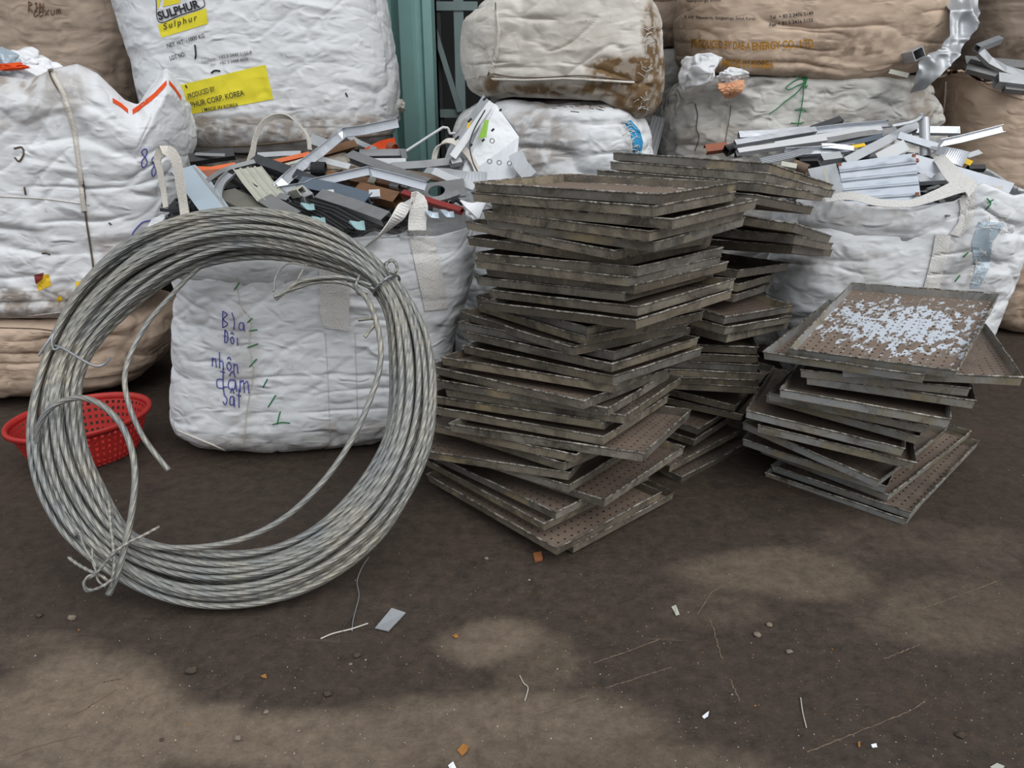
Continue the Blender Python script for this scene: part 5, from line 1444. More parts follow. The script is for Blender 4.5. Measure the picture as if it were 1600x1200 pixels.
# plate with a round hole
c0 = yp(682, 298, YA(298) - .10)
a1 = np.array([.94, .05, .12]); a1 /= np.linalg.norm(a1); a2 = np.array([-.12, .80, .45]); a2 -= a1 * (a1 @ a2); a2 /= np.linalg.norm(a2); a3 = np.cross(a1, a2)
V, F = [], []
nq = 32
for k in range(nq):
    t = 2 * np.pi * k / nq
    sq = max(abs(math.cos(t)), abs(math.sin(t)))
    for rad_, lev in ((.034, .0), (.034, -.006)): V.append(c0 + a1 * math.cos(t) * rad_ + a2 * math.sin(t) * rad_ + a3 * lev)
    for lev in (0, -.006): V.append(c0 + a1 * (math.cos(t) / sq) * .112 + a2 * (math.sin(t) / sq) * .055 + a3 * lev)
for k in range(nq):
    a, b_ = 4 * k, 4 * ((k + 1) % nq)
    F += [(a, a + 2, b_ + 2, b_), (a + 1, b_ + 1, b_ + 3, a + 3), (a, b_, b_ + 1, a + 1), (a + 2, a + 3, b_ + 3, b_ + 2)]
tag(mesh_obj('holed_plate', np.array(V), F, M['alu_grey']), 'grey plate with a round hole, left of the tall tray stack', 'plate', 'offcuts in the front white bag')
piece('bent_flange', 'bent grey flange just below the holed plate', [(676, 314), (700, 308), (716, 302)], 'L', 9, 'alu_grey', lift=.11)
piece('dark_hose', 'black curled strip end beside the white rag', [(704, 318), (712, 312), (722, 318)], 'tube', 7, 'rubber', lift=.08, n=16, sharp=False, cat='hose')
piece('copper_beam', 'wide ochre brown profile behind the white strap', [(560, 298), (622, 314)], 'box', 21, 'bronze', lift=.07, h=.045)
piece('red_bar', 'dark red painted bar running to the tall tray stack', [(630, 302), (680, 318), (722, 330)], 'box', 9, 'red_paint', lift=.14, h=.022)
piece('slate_profile', 'slate blue grooved profile with a cut end, across the heap', [(470, 288), (520, 298), (578, 314)], 'T', 21, 'slate', lift=.13, h=.035)
piece('profile_end', 'pale cut end pieces on the slate blue profile', [(577, 305), (594, 304)], 'T', 13, 'alu_mid', lift=.17, cat='profile end')
piece('channel_profile', 'long grey brown channel lying below the slate profile', [(500, 306), (550, 322), (604, 342)], 'U', 20, 'alu_grey', lift=.15)
piece('louvred_sheet', 'black louvred panel above the cable coil', [(478, 318), (520, 330), (560, 352)], 'rib', 26, 'black_metal', lift=.12)
piece('louvred_sheet', 'second black panel close behind the top of the coil', [(452, 318), (496, 336), (534, 360)], 'rib', 22, 'black_metal', lift=.10)
piece('square_tube', 'short grey square tube with its open end showing', [(470, 300, 3.06), (484, 312, 2.98)], 'box', 15, 'alu_mid', t=.004, cat='tube')
piece('square_tube', 'small brownish square tube beside the open grey tube', [(458, 302, 3.06), (472, 298, 2.99)], 'box', 12, 'ivory', t=.004, cat='tube')
piece('profile_end', 'grey toothed cut end beside the ivory ribbed sheet', [(436, 308), (452, 312)], 'T', 11, 'alu_grey', lift=.12, cat='profile end')
piece('profile_end', 'pale toothed cut end above the black louvred panel', [(503, 303), (522, 301)], 'T', 8, 'alu_mid', lift=.17, cat='profile end')
piece('ribbed_sheet', 'ivory ribbed sheet sloping towards the coil', [(386, 262), (402, 284), (426, 312)], 'rib', 42, 'ivory', lift=.12, tilt=.75)
piece('slate_strip', 'long thin dark curved strip left of the ivory sheet', [(320, 286), (352, 266), (398, 253)], 'U', 7, 'alu_grey', lift=.13, n=20, sharp=False)
piece('bent_strip', 'curled grey strip hanging below the thin dark strip', [(362, 270), (346, 286), (340, 304), (343, 330)], 'V', 12, 'alu_mid', lift=.14, n=20, sharp=False)
piece('olive_board', 'dull olive board under the curled grey strip', [(350, 300), (420, 336)], 'flat', 38, 'olive', lift=.06, tilt=.8, h=.012)
piece('dark_profile', 'black profile edge under the ivory sheet', [(360, 274), (400, 300)], 'box', 12, 'black_metal', lift=.07)
piece('grooved_profile', 'grey grooved profile running under the coil top', [(416, 316), (462, 344)], 'T', 24, 'alu_grey', lift=.08)
for i_, (pts_, l_, m_, lab_) in enumerate([([(284, 264), (304, 292), (338, 336)], .06, 'alu_blue', 'pale blue flat sheet, outermost of the bundle by the left strap'),
                                           ([(290, 262), (312, 288), (343, 332)], .03, 'alu_mid', 'grey flat sheet lying behind the pale blue sheet'),
                                           ([(296, 261), (320, 286), (348, 328)], .0, 'alu_blue', 'innermost pale sheet of the bundle by the left strap')]):
    piece('flat_sheet', lab_, pts_, 'flat', 30 - 6 * i_, m_, lift=l_ + .12, tilt=.35, h=.003)
for i_, (x, y, lab_) in enumerate([(483, 321, 'pale cyan plastic shard below the open square tube'), (500, 342, 'pale cyan plastic shard at the top of the coil'), (560, 350, 'largest cyan plastic shard, above the right shoulder of the coil'),
                                   (700, 332, 'pale flat plastic shard below the red bar'), (676, 334, 'small grey white shard hanging by the strap')]):
    piece('plastic_shard', lab_, [(x - 9, y - 3), (x, y + 3), (x + 9, y + 2)], 'flat', 9 if i_ != 2 else 14, 'cyan_foam' if i_ < 3 else 'alu_blue', lift=.17, twist=1.2, n=10, h=.008, cat='plastic shard')
piece('white_rag', 'crumpled white plastic rag beside the tall tray stack', [(728, 316), (736, 320), (746, 324), (754, 330)], 'flat', 26, 'white_plastic', lift=.14, twist=1.6, n=18, cat='rag')

# --- the big silver panel standing at the back
def plate(name, label, pix, Y, mat, th=.004, cat='panel', group=None, parent=None, holes=()):
    P = np.array([yp(x, y, Y_) for (x, y), Y_ in zip(pix, Y)])
    nrm = np.cross(P[1] - P[0], P[2] - P[0]); nrm /= np.linalg.norm(nrm)
    if nrm @ (O - P[0]) < 0: nrm = -nrm
    V = np.vstack([P, P - nrm * th]); n = len(P)
    F = [tuple(range(n)), tuple(range(2 * n - 1, n - 1, -1))] + [(i, i + n, (i + 1) % n + n, (i + 1) % n) for i in range(n)]
    o = mesh_obj(name, V, F, M[mat], parent)
    if parent is None: tag(o, label, cat, group)
    return o, nrm
pn = thing('bent_sheet', yp(760, 270, 3.42), 'big bent silver panel with green sticker leaning on the lower white bag', 'panel')
ps_, _n = plate('panel_sheet', None, [(764, 158), (776, 164), (808, 206), (811, 214), (805, 279), (716, 284), (726, 250)], [3.52, 3.52, 3.50, 3.50, 3.38, 3.38, 3.42], 'alu_panel', parent=pn)
plate('side_flange', None, [(755, 148), (765, 158), (727, 250), (716, 284), (690, 262), (700, 232)], [3.56, 3.518, 3.418, 3.376, 3.46, 3.52], 'alu_mid', parent=pn)
v, f = bar(np.array([yp(768, 160, 3.49), yp(708, 246, 3.36)]), 'flat', .026, .006, .002, .1); mesh_obj('white_edge_strip', v, f, M['alu_white'], pn)
v, f = bar(np.array([yp(762, 162, 3.50), yp(704, 243, 3.37)]), 'flat', .010, .006, .002, .1); mesh_obj('white_edge_strip', v, f, M['alu_white'], pn)
plate('green_sticker', None, [(758, 186), (764, 188), (760, 214), (747, 217)], [3.44, 3.44, 3.40, 3.40], 'green_sticker', .001, parent=ps_)
plate('yellow_mark', None, [(731, 192), (736, 189), (733, 200), (729, 201)], [3.46, 3.46, 3.44, 3.44], 'yellow_paint', .001, parent=pn)
for x, y, s_ in ((758, 154, 3), (734, 188, 3), (714, 216, 3), (770, 203, 2), (755, 219, 2), (737, 200, 2), (736, 227, 2), (782, 172, 1.6)):
    v, f = bar(np.array([yp(x - s_, y + s_, 3.375 if y > 210 else 3.43), yp(x + s_, y - s_, 3.375 if y > 210 else 3.43)]), 'flat', .009, .003, .001, 0); mesh_obj('dark_fastener', v, f, M['black_metal'], pn)
for x, y in ((769, 220), (796, 255), (765, 252), (780, 254)):
    c = yp(x, y, 3.365); t = np.linspace(0, 2 * np.pi, 24)
    v, f = tube_vf(np.stack([c[0] + np.cos(t) * .009, np.full(24, c[1]), c[2] + np.sin(t) * .009], 1), .0022, 6); mesh_obj('rivet_ring', v, f, M['alu_grey'], ps_)
v, f = tube_vf(spline(np.array([yp(*p) for p in [(758, 172, 3.43), (742, 200, 3.40), (734, 225, 3.37), (738, 250, 3.34), (746, 268, 3.32)]]), 40), .003, 6); mesh_obj('black_wire', v, f, M['black_metal'], pn)
piece('angle_piece', 'silver angle with a dark slot right of the bent panel', [(806, 242, 3.40), (816, 262, 3.36), (830, 278, 3.34)], 'L', 22, 'alu_mid', tilt=.1, cat='angle')

# --- right hand bag, back to front
Rp = lambda *a, **k: piece(*a, heap=YL, **k)
Rp('rusty_channel', 'short rust red channel at the left end of the right heap', [(1102, 234), (1136, 230)], 'U', 13, 'rust', lift=-.1)
Rp('dirty_clip', 'dirty black clump beside the rust red channel', [(1134, 236), (1150, 230), (1154, 240)], 'box', 12, 'black_metal', lift=-.06)
Rp('dark_angle', 'dark angle poking up at the back of the right heap', [(1268, 203), (1300, 192), (1314, 187)], 'L', 10, 'charcoal', lift=.0)
Rp('aluminium_strip', 'wide bright strip at the back left of the right heap', [(1154, 213), (1200, 211), (1275, 203)], 'box', 11, 'alu_bright', lift=-.02, h=.03)
Rp('aluminium_strip', 'long bright strip reaching left over the leaning tray stack', [(1148, 225), (1212, 214), (1274, 204)], 'box', 9, 'alu_bright', lift=.03, h=.025)
Rp('aluminium_strip', 'long crinkled bright strip along the back of the right heap', [(1274, 206), (1320, 200), (1350, 198), (1390, 194)], 'V', 12, 'alu_bright', lift=.02)
Rp('aluminium_strip', 'pale second strip below the crinkled one', [(1210, 228), (1280, 216), (1330, 208), (1376, 203)], 'box', 8, 'alu_white', lift=.05)
Rp('aluminium_strip', 'white edged strip with a square left end over the leaning trays', [(1152, 238), (1215, 229), (1290, 219)], 'box', 8, 'alu_white', lift=.08)
Rp('grey_channel', 'dark grey channel between the bright strips', [(1290, 222), (1340, 212), (1400, 204)], 'U', 9, 'alu_grey', lift=.05)
Rp('grey_channel', 'second dark grey channel running behind the upright pipe', [(1312, 230), (1370, 216), (1430, 202)], 'U', 8, 'slate', lift=.06)
Rp('flat_strip', 'level bright strip right of the upright pipe', [(1426, 204, 3.86), (1499, 205, 3.82)], 'box', 11, 'alu_bright', h=.02)
Rp('bent_strip', 'bright strip sticking far out to the right', [(1470, 224, 3.7), (1500, 218, 3.72), (1568, 201, 3.75)], 'V', 10, 'alu_bright', tilt=.2)
Rp('upright_pipe', 'upright grey round pipe with an open top in the right heap', [(1444, 186, 3.72), (1446, 246, 3.62)], 'tube', 13, 'alu_mid', t=.003, tilt=0, cat='pipe')
Rp('pipe_spur', 'thin curled strip touching the pipe top', [(1395, 196, 3.70), (1425, 190, 3.70), (1437, 184, 3.70), (1441, 176, 3.70)], 'flat', 4, 'alu_bright', n=24, sharp=False)
Rp('flat_strip', 'grey strip rising towards the upright pipe', [(1322, 252), (1380, 222), (1434, 193)], 'flat', 12, 'alu_mid', lift=.12, tilt=.15, h=.006)
Rp('flat_strip', 'bright strip falling right in front of the pipe', [(1404, 212), (1464, 230)], 'L', 9, 'alu_bright', lift=.15, tilt=.3)
Rp('small_tab', 'small grey tab at the end of the strip in front of the pipe', [(1458, 234), (1470, 218)], 'flat', 9, 'alu_mid', lift=.16, cat='tab')
Rp('crumpled_foil', 'crumpled bright foil at the right of the heap', [(1460, 236), (1476, 238), (1492, 244), (1510, 250)], 'flat', 20, 'alu_bright', lift=.14, twist=1.0, n=16, cat='foil')
Rp('crumpled_foil', 'small crumpled white foil behind the rising grey strip', [(1382, 212), (1390, 204), (1394, 214), (1398, 220)], 'flat', 13, 'alu_bright', lift=.09, twist=1.5, n=14, cat='foil')
Rp('folded_sheet', 'bright folded sheet with a pointed tip before the long strips', [(1228, 239), (1285, 236), (1336, 232)], 'V', 13, 'alu_bright', lift=.10, h=.02)
Rp('folded_sheet', 'small bright raised flap above the pointed folded sheet', [(1284, 228), (1300, 228), (1334, 232)], 'flat', 8, 'alu_bright', lift=.12)
Rp('grey_strip', 'grey blue strip slanting under the pointed folded sheet', [(1190, 252), (1232, 243), (1268, 233)], 'rib', 12, 'alu_mid', lift=.11)
Rp('box_end', 'pale box end below the pointed folded sheet', [(1282, 250), (1312, 246)], 'box', 12, 'alu_mid', lift=.11)
Rp('dirty_pipe', 'dirty grey pipe stub in the left of the heap', [(1240, 258), (1262, 266)], 'tube', 16, 'timber', lift=.08, t=.004, cat='pipe')
Rp('aluminium_strip', 'short pale strip beside the dirty pipe stub', [(1220, 258), (1244, 262)], 'box', 8, 'ivory', lift=.1)
Rp('dark_block', 'black block under the pointed folded sheet', [(1246, 250), (1290, 250)], 'box', 14, 'black_metal', lift=.03)
Rp('yellow_strip', 'small yellow strip end among the grey channels', [(1330, 230), (1352, 226)], 'flat', 6, 'yellow_paint', lift=.11)
Rp('white_edge', 'white edged sheet sticking up behind the ribbed panel', [(1372, 248), (1396, 236), (1416, 226)], 'flat', 16, 'alu_white', lift=.12, tilt=.1)
Rp('white_edge', 'thin bright blade at the far right of the heap', [(1510, 244), (1532, 237)], 'flat', 8, 'alu_white', lift=.06)
Rp('black_strip', 'black strip poking out at the right of the heap', [(1512, 263), (1538, 263)], 'box', 7, 'black_metal', lift=.04)
Rp('striped_strip', 'yellow strip beside the ribbed panel', [(1438, 262), (1466, 264)], 'flat', 11, 'yellow_paint', lift=.08)
Rp('striped_strip', 'black strip beside the yellow one', [(1454, 270), (1484, 272)], 'flat', 12, 'black_metal', lift=.09)
Rp('striped_strip', 'second yellow strip end at the far right', [(1508, 252), (1518, 256)], 'flat', 8, 'yellow_paint', lift=.08)
Rp('flat_strip', 'short bright strip slanting down beside the ribbed panel', [(1428, 262), (1458, 276)], 'flat', 8, 'alu_bright', lift=.13)
Rp('grey_channel', 'level grey channel at the right edge of the ribbed panel', [(1432, 281), (1484, 278)], 'U', 13, 'alu_mid', lift=.10)
Rp('riveted_strip', 'long bright riveted strip running down to the torn corner', [(1424, 250), (1480, 266), (1540, 284), (1580, 296)], 'flat', 17, 'alu_bright', lift=.15, tilt=.3)
for (x, y), lab_ in (((1433, 250), 'dark rivet at the left end of the long riveted strip'), ((1570, 287), 'dark rivet at the right end of the long riveted strip')):
    Rp('rivet', lab_, [(x - 2.5, y), (x + 2.5, y)], 'flat', 5, 'rust', lift=.165 if x < 1500 else .16, cat='rivet', n=2)
rp_ = thing('corrugated_sheet', yp(1375, 320, 3.28), 'broad silver ribbed panel standing in the right hand bag', 'panel')
def Pr(p): return yp(*p)
Lp = [Pr((1309, 255, 3.42)), Pr((1316, 290, 3.36)), Pr((1322, 322, 3.30))]; Rr = [Pr((1430, 239, 3.44)), Pr((1434, 272, 3.38)), Pr((1440, 316, 3.30))]
nr_, ncw = 41, 30
Ls, Rs = resample(Lp, nr_), resample(Rr, nr_)
V = []
for i in range(nr_):
    ph = (i / (nr_ - 1) * 4.6) % 1.0
    z_ = .010 * smooth(.78, .86, np.array(ph)) * (1 - smooth(.92, 1.0, np.array(ph)))
    for j in range(ncw):
        p = Ls[i] + (Rs[i] - Ls[i]) * j / (ncw - 1)
        vw = (O - p) / np.linalg.norm(O - p)
        V.append(p + vw * (float(z_) + .004 * (vn(np.array([[i * .3, j * .3, 2.0]]), 8)[0] - .5)))
V = np.array(V); o_ = len(V); g = grid_faces(nr_, ncw)
pan = mesh_obj('panel_sheet', np.vstack([V, V + [0, .003, -.001]]), np.vstack([g, g[:, ::-1] + o_]), M['alu_cool'], rp_)
plate('folded_side', None, [(1262, 264), (1306, 255), (1321, 305), (1300, 318), (1276, 300)], [3.46, 3.425, 3.33, 3.34, 3.40], 'alu_mid', parent=rp_)
v, f = bar(np.array([yp(1287, 262, 3.40), yp(1302, 312, 3.30)]), 'flat', .012, .008, .002, .1); mesh_obj('ivory_fold', v, f, M['ivory'], rp_)
for x, y, Y_ in ((1312, 257, 3.40), (1433, 303, 3.305), (1428, 243, 3.41)):
    v, f = bar(np.array([yp(x - 2.5, y, Y_), yp(x + 2.5, y, Y_)]), 'flat', .014, .006, .002, 0); mesh_obj('rivet', v, f, M['rust'], pan)
# --- loose profile between the back bags, hanging sheet and scrap at the upper right
piece('grooved_profile', 'upright grooved profile in the gap right of the lower white bag', [(1014, 244, 4.0), (1030, 182, 4.3)], 'rib', 20, 'alu_mid', tilt=.1, group='loose profiles', h=.02)
sheet_pts = [[(1474, -6), (1528, -6)], [(1476, 20), (1527, 16)], [(1474, 50), (1520, 42)], [(1463, 72), (1504, 68)], [(1455, 80), (1490, 90)], [(1440, 84), (1474, 104)], [(1428, 96), (1462, 118)], [(1424, 122), (1450, 128)], [(1420, 146), (1436, 140)]]
Ys_ = [4.1, 4.05, 4.0, 3.98, 3.94, 3.92, 3.9, 3.9, 3.92]
V = []
ls = resample(np.array([list(a) + [y] for (a, b_), y in zip(sheet_pts, Ys_)]), 60); rs = resample(np.array([list(b_) + [y] for (a, b_), y in zip(sheet_pts, Ys_)]), 60)
for i in range(60):
    for j in range(16):
        q = ls[i] + (rs[i] - ls[i]) * j / 15
        V.append(yp(q[0], q[1], q[2]))
V = np.array(V)
cr2 = (.05 * ridge(V * [9, 9, 6], 61) ** 2 + .03 * ridge(V * 15, 62) ** 2)
V[:, 1] -= cr2
g = grid_faces(60, 16)
tag(mesh_obj('hanging_sheet', np.vstack([V, V + [0, .004, 0]]), np.vstack([g, g[:, ::-1] + len(V)]), M['alu_mid'], sm=True), 'crumpled silver sheet hanging down right of the printed tan bag', 'sheet scrap')
piece('square_tube', 'short square tube end tucked under the printed tan bag', [(1418, 88, 4.02), (1436, 84, 3.9)], 'box', 14, 'alu_mid', t=.004, cat='tube', group='loose profiles')
piece('aluminium_strip', 'thin pale sticks under the right end of the printed tan bag', [(1390, 112, 3.98), (1420, 118, 3.94)], 'flat', 7, 'ivory', group='loose profiles')
Mp = lambda *a, **k: piece(*a, heap=YM, **k)
Mp('square_tube', 'grey square tube rising from the tan bag at upper right', [(1526, 76, 4.4), (1562, 62, 4.5)], 'box', 8, 'alu_mid', cat='tube')
Mp('bent_strip', 'bent grey strip running right from the square tube', [(1530, 80, 4.42), (1545, 96, 4.42), (1570, 110, 4.42), (1604, 119, 4.42)], 'L', 10, 'alu_mid')
Mp('folded_sheet', 'dark folded sheet at the left of the upper right scrap', [(1512, 103, 4.5), (1560, 116, 4.45), (1604, 126, 4.42)], 'V', 16, 'alu_grey')
Mp('folded_sheet', 'pale folded strip at the right edge of the upper right scrap', [(1556, 126, 4.36), (1606, 132, 4.34)], 'box', 14, 'alu_mid')
Mp('folded_sheet', 'second pale strip lower at the right edge', [(1568, 138, 4.34), (1606, 142, 4.33)], 'box', 8, 'alu_grey')
Mp('grey_channel', 'grey channel lying behind the bent strip at upper right', [(1506, 96, 4.6), (1556, 100, 4.6), (1606, 104, 4.6)], 'U', 12, 'alu_grey')

# --- crumpled cloths
def cloth(name, label, px, py, rx, ry, Y, depth, mat, seed, cat='cloth', zmin=None):
    nu, nv = 120, 80
    c = yp(px, py, Y); s_ = np.linalg.norm(c - O) / FPX
    U, Vv = np.meshgrid(np.linspace(0, 2 * np.pi, nu, endpoint=False), np.linspace(-1.5, 1.5, nv))
    D = np.stack([np.cos(U) * np.cos(Vv), np.sin(U) * np.cos(Vv), np.sin(Vv)], -1).reshape(-1, 3)
    rs = np.random.RandomState(seed)
    K = rs.normal(size=(26, 3)); K /= np.linalg.norm(K, axis=1)[:, None]; hk = rs.uniform(.55, 1.0, 26)
    W_ = D + .35 * np.stack([fbm(D * 1.7 + seed, seed, 2), fbm(D * 1.7 + seed, seed + 1, 2), fbm(D * 1.7 + seed, seed + 2, 2)], 1) - .17
    q = W_ @ K.T
    r = np.min(np.where(q > .25, hk / np.maximum(q, .25), 9), axis=1)                  # flat facets that meet in sharp folds
    r = np.minimum(r, 1.25) - .16 * ridge(D * 2.2 + seed, seed + 5) ** 5
    P = c + D * r[:, None] * np.array([rx * s_, depth, ry * s_])
    if zmin is not None: P[:, 2] = np.maximum(P[:, 2], zmin)
    return tag(mesh_obj(name, P, grid_faces(nv, nu, True), M[mat], sm=True), label, cat)
cloth('crumpled_sack', 'crumpled white empty sack lying on the grey tied bag', 1094, 108, 36, 31, 4.02, .12, 'white_bag', 5)
cloth('crumpled_sack', 'smaller crumpled white sack beside the printed made in Korea line', 1141, 121, 28, 17, 3.98, .10, 'white_bag', 8)
cloth('salmon_rag', 'salmon orange rag hanging from the crumpled white sack', 1142, 138, 28, 13, 3.93, .05, 'salmon_cloth', 14, 'rag')
cloth('crumpled_sack', 'pale bluish crumpled sack behind the top of the tall left bag', 36, 106, 48, 32, 3.75, .14, 'white_plastic', 21)
cloth('crumpled_sack', 'blue printed sack corner at the left edge', -2, 96, 26, 22, 3.6, .10, 'alu_blue', 25)
cloth('orange_rag', 'orange edge of a sack at the left edge of the picture', 18, 104, 30, 6, 3.52, .04, 'orange_cloth', 28, 'rag')
cloth('tan_flap', 'small curled tan strap end beside the teal post', 624, 166, 9, 11, 4.35, .05, 'webbing', 31, 'strap end')

# ------------------------------------------------------------------ litter on the floor
def flat_poly(name, label, pix, mat, cat, z=.003, th=.002, curl=0.0):
    P = np.array([gp(x, y, z) for x, y in pix]); P[:, 2] += np.array([curl * (i % 2) for i in range(len(P))])
    n = len(P); V = np.vstack([P, P - [0, 0, th]])
    F = [tuple(range(n)), tuple(range(2 * n - 1, n - 1, -1))] + [(i, i + n, (i + 1) % n + n, (i + 1) % n) for i in range(n)]
    return tag(mesh_obj(name, V, F, M[mat]), label, cat, 'litter on the floor')
M['stone'] = plain('grey_brown_stone', lin(120, 110, 98), 0.9, 0, 0.25, 60, 0.1)
M['dark_stone'] = plain('dark_stone', lin(74, 66, 58), 0.9, 0, 0.25, 60, 0.1)
M['leaf'] = plain('dry_leaf', lin(150, 104, 56), 0.8, 0, 0.25, 60, 0.1)
M['brick'] = plain('rust_chip', lin(140, 90, 58), 0.85, 0, 0.25, 60, 0.1)
M['pale_wire'] = plain('pale_wire', lin(180, 176, 168), 0.6, 0.2, 0.15, 60, 0.3)
pl_ = flat_poly('metal_plate', 'small dull green grey metal plate on the floor below the coil', [(586, 981), (612, 951), (634, 957), (607, 987)], 'alu_mid', 'plate', .006, .003, .003)
def floor_wire(label, pts, r=.0016, mat='pale_wire', name='wire'):
    P = np.array([gp(x, y, z) for x, y, z in pts]); P = spline(P, 50)
    v, f = tube_vf(P, r, 6)
    return tag(mesh_obj(name, v, f, M[mat], sm=True), label, 'wire', 'litter on the floor')
floor_wire('long curving wire on the floor right of the coil', [(577, 870, .03), (566, 886, .03), (558, 908, .02), (561, 930, .01), (556, 952, .006), (552, 968, .004), (550, 986, .003)], .0018, 'wire_dark')
floor_wire('straight pale wire lying beside the small metal plate', [(501, 998, .003), (520, 990, .004), (548, 983, .006), (575, 974, .003)], .0024)
floor_wire('thin dark wire crossing the straight pale wire', [(556, 955, .004), (540, 975, .006), (535, 990, .006), (536, 1010, .003)], .0014, 'dark_steel')
floor_wire('short pale wire at the bottom right of the floor', [(1251, 1090, .003), (1254, 1112, .004), (1260, 1137, .003)], .0016)
floor_wire('small hooked wire at the bottom centre of the floor', [(812, 1055, .003), (818, 1067, .004), (825, 1075, .004), (820, 1095, .003)], .0016)
flat_poly('rust_chip', 'orange brown chip in front of the tall tray stack', [(833, 864), (846, 861), (848, 873), (836, 876)], 'brick', 'chip', .008, .007)
flat_poly('paper_scrap', 'pale torn scrap on the floor below the tray stacks', [(1049, 948), (1056, 946), (1062, 960), (1056, 963), (1053, 955)], 'ivory', 'scrap', .003, .001, .003)
flat_poly('paper_scrap', 'tiny white scrap low on the right of the floor', [(1097, 1119), (1104, 1115), (1108, 1111), (1106, 1121), (1100, 1123)], 'white_plastic', 'scrap', .003, .001, .004)
flat_poly('paper_scrap', 'white square fleck at the lower right of the floor', [(1361, 1163), (1369, 1161), (1371, 1167), (1363, 1168)], 'white_plastic', 'scrap', .003, .001)
flat_poly('paper_scrap', 'white scrap at the bottom edge of the picture', [(700, 1196), (708, 1191), (713, 1200), (704, 1204)], 'white_plastic', 'scrap', .003, .001, .003)
flat_poly('paper_scrap', 'cream chip at the bottom right corner of the picture', [(1547, 1198), (1558, 1192), (1570, 1197), (1562, 1206)], 'ivory', 'scrap', .004, .002)
flat_poly('dry_leaf', 'dried brown leaf at the bottom edge of the picture', [(714, 1172), (724, 1164), (733, 1166), (730, 1176), (722, 1181)], 'leaf', 'leaf', .004, .001, .006)
flat_poly('dry_leaf', 'small orange leaf bit below the small metal plate', [(707, 993), (713, 991), (717, 996), (711, 998)], 'leaf', 'leaf', .003, .001, .003)
flat_poly('dry_leaf', 'orange leaf bit at the lower centre of the floor', [(407, 1056), (415, 1054), (417, 1059), (410, 1060)], 'leaf', 'leaf', .003, .001, .003)
flat_poly('dry_leaf', 'yellowish leaf bit at the lower right of the floor', [(1340, 1160), (1344, 1159), (1344, 1167), (1341, 1168)], 'leaf', 'leaf', .003, .001, .003)
def stone(label, px, py, rpx, mat='stone', seed=1):
    c = gp(px, py, 0); s_ = np.linalg.norm(c - O) / FPX * rpx
    U, Vv = np.meshgrid(np.linspace(0, 2 * np.pi, 14, endpoint=False), np.linspace(-1.5, 1.5, 9))
    D = np.stack([np.cos(U) * np.cos(Vv), np.sin(U) * np.cos(Vv), np.sin(Vv)], -1).reshape(-1, 3)
    r = 1 + .7 * (vn(D * 1.7 + seed * 3.1, seed) - .5)
    P = c + D * r[:, None] * s_ * [1, .8, .6] + [0, 0, s_ * .5]
    P[:, 2] = np.maximum(P[:, 2], .0005)
    return tag(mesh_obj('stone', P, grid_faces(9, 14, True), M[mat], sm=False), label, 'stone', 'litter on the floor')
stone('pale rounded stone at the bottom left of the floor', 372, 1155, 5.5, 'stone', 2)
stone('dark stone below the small metal plate, the larger of two', 558, 1026, 6, 'dark_stone', 3)
stone('pale pebble beside the larger dark stone', 548, 1039, 3, 'stone', 4)
stone('dark chip of stone at the lower centre', 512, 1086, 6, 'dark_stone', 5)
stone('small pale pebble at the lower centre', 416, 1114, 4, 'stone', 6)
stone('small dark stone left of the coil foot', 62, 963, 4, 'dark_stone', 7)
stone('pointed grey stone near the coil foot', 113, 967, 5, 'stone', 8)
stone('dark stone at the lower left of the dark stain', 300, 1050, 8, 'dark_stone', 9)
stone('white pebble in front of the tall tray stack', 760, 874, 3.5, 'stone', 10)
stone('brown pebble right of the pale torn scrap', 1183, 994, 5, 'stone', 11)
stone('tan pebble at the middle right of the floor', 1233, 1020, 4.5, 'stone', 12)
stone('pale pebble near the pale torn scrap', 1202, 978, 4.5, 'stone', 13)
stone('black fleck at the bottom left', 253, 1157, 3, 'dark_stone', 14)
stone('black stone at the far lower right', 1500, 1150, 6, 'dark_stone', 15)
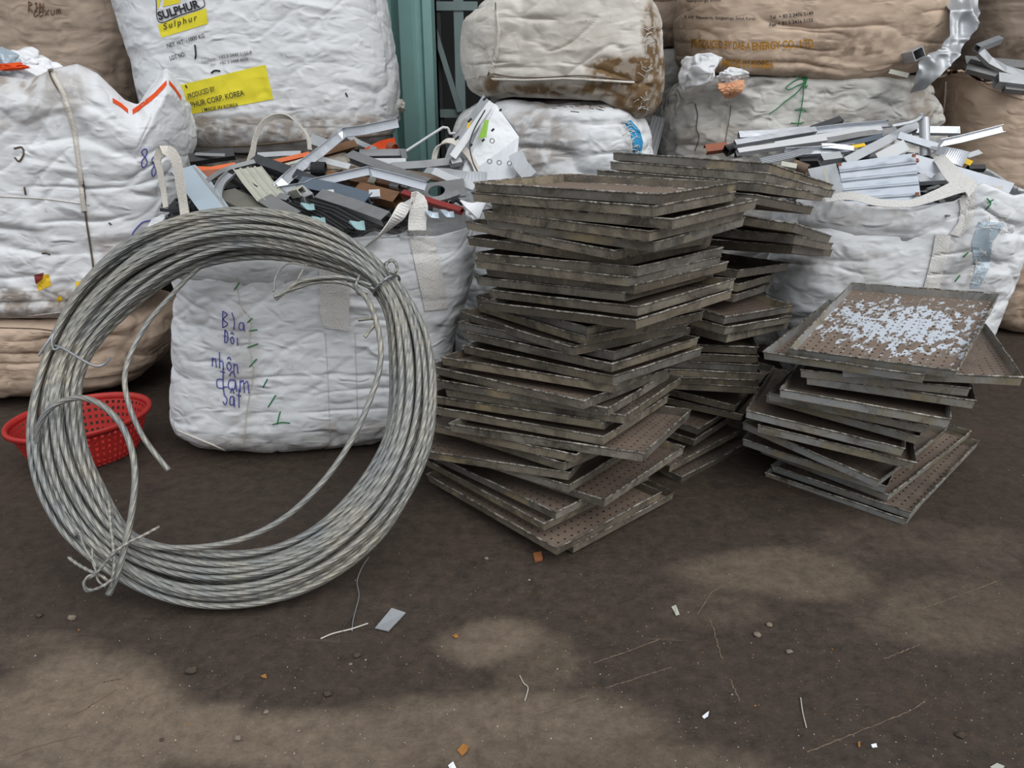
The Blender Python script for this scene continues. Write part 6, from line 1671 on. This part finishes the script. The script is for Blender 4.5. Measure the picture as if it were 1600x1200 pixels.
# grit: nobody could count it
parts = []
r = random.Random(77)
while len(parts) < 1500:
    px, py = r.uniform(-30, 1630), 720 + 500 * math.sqrt(r.random())
    c = gp(px, py, 0); s_ = r.uniform(.0006, .0019) * (2.0 if r.random() < .03 else 1)
    if (1.5 < c[1] < 3.2 and -1.4 < c[0] < .9 and py < 860): continue
    D = np.array([(1, 0, 0), (0, 1, 0), (-1, 0, 0), (0, -1, 0), (0, 0, .9), (0, 0, -.2)]) * s_ * np.array([r.uniform(.6, 1.8), r.uniform(.6, 1.4), 1])
    a = r.uniform(0, 6.28); D = D @ np.array([[math.cos(a), math.sin(a), 0], [-math.sin(a), math.cos(a), 0], [0, 0, 1]])
    parts.append((c + D + [0, 0, s_ * .2], [(0, 1, 4), (1, 2, 4), (2, 3, 4), (3, 0, 4), (1, 0, 5), (2, 1, 5), (3, 2, 5), (0, 3, 5)]))
v, f = merge(parts)
gr = tag(mesh_obj('grit', v, f, M['stone']), 'fine pale grit scattered over the dark floor', 'grit', kind='stuff')
gr.data.materials.append(M['pale_wire']); gr.data.materials.append(M['leaf'])
for i, p in enumerate(gr.data.polygons): p.material_index = (0, 0, 1, 0, 2, 0, 1)[(i // 8) % 7]
# scratch marks worn into the floor
M['scratch'] = plain('pale_scratch', lin(108, 94, 80), 0.8, 0, 0.3, 40, 0.2)
def scratch(pts, w=.004):
    P = np.array([gp(x, y, .0012) for x, y in pts]); P = resample(P, 40)
    P += np.column_stack([(vn(np.column_stack([np.arange(40) * .7, np.zeros(40), np.zeros(40)]) + pts[0][0], 4) - .5) * .006] * 2 + [np.zeros(40)])
    ww_ = w * (.3 + vn(np.column_stack([np.arange(40) * 1.1, np.zeros(40), np.zeros(40)]) + pts[0][1], 5))
    d = np.gradient(P, axis=0); nrm = np.stack([-d[:, 1], d[:, 0], 0 * d[:, 0]], 1); nrm /= np.linalg.norm(nrm, axis=1)[:, None]
    V = np.stack([P - nrm * ww_[:, None] / 2, P + nrm * ww_[:, None] / 2], 1).reshape(-1, 3)
    mesh_obj('scratch_mark', V, grid_faces(40, 2), M['scratch'], floor)
for pts in ([(1110, 965), (1118, 995), (1128, 1030)], [(1140, 1060), (1148, 1078), (1156, 1096)], [(928, 1036), (980, 1018), (1028, 1000)], [(1440, 952), (1500, 930), (1562, 907)], [(800, 1128), (860, 1110), (920, 1085)],
            [(945, 1075), (1000, 1058), (1050, 1042)], [(1260, 1176), (1310, 1156), (1420, 1112), (1446, 1095)], [(100, 1120), (130, 1110), (180, 1078)], [(160, 1066), (190, 1060)], [(0, 1185), (60, 1165), (120, 1150)],
            [(1380, 1030), (1400, 1022), (1440, 1006)], [(1090, 960), (1112, 925), (1180, 890)]):
    scratch(pts, .0035)
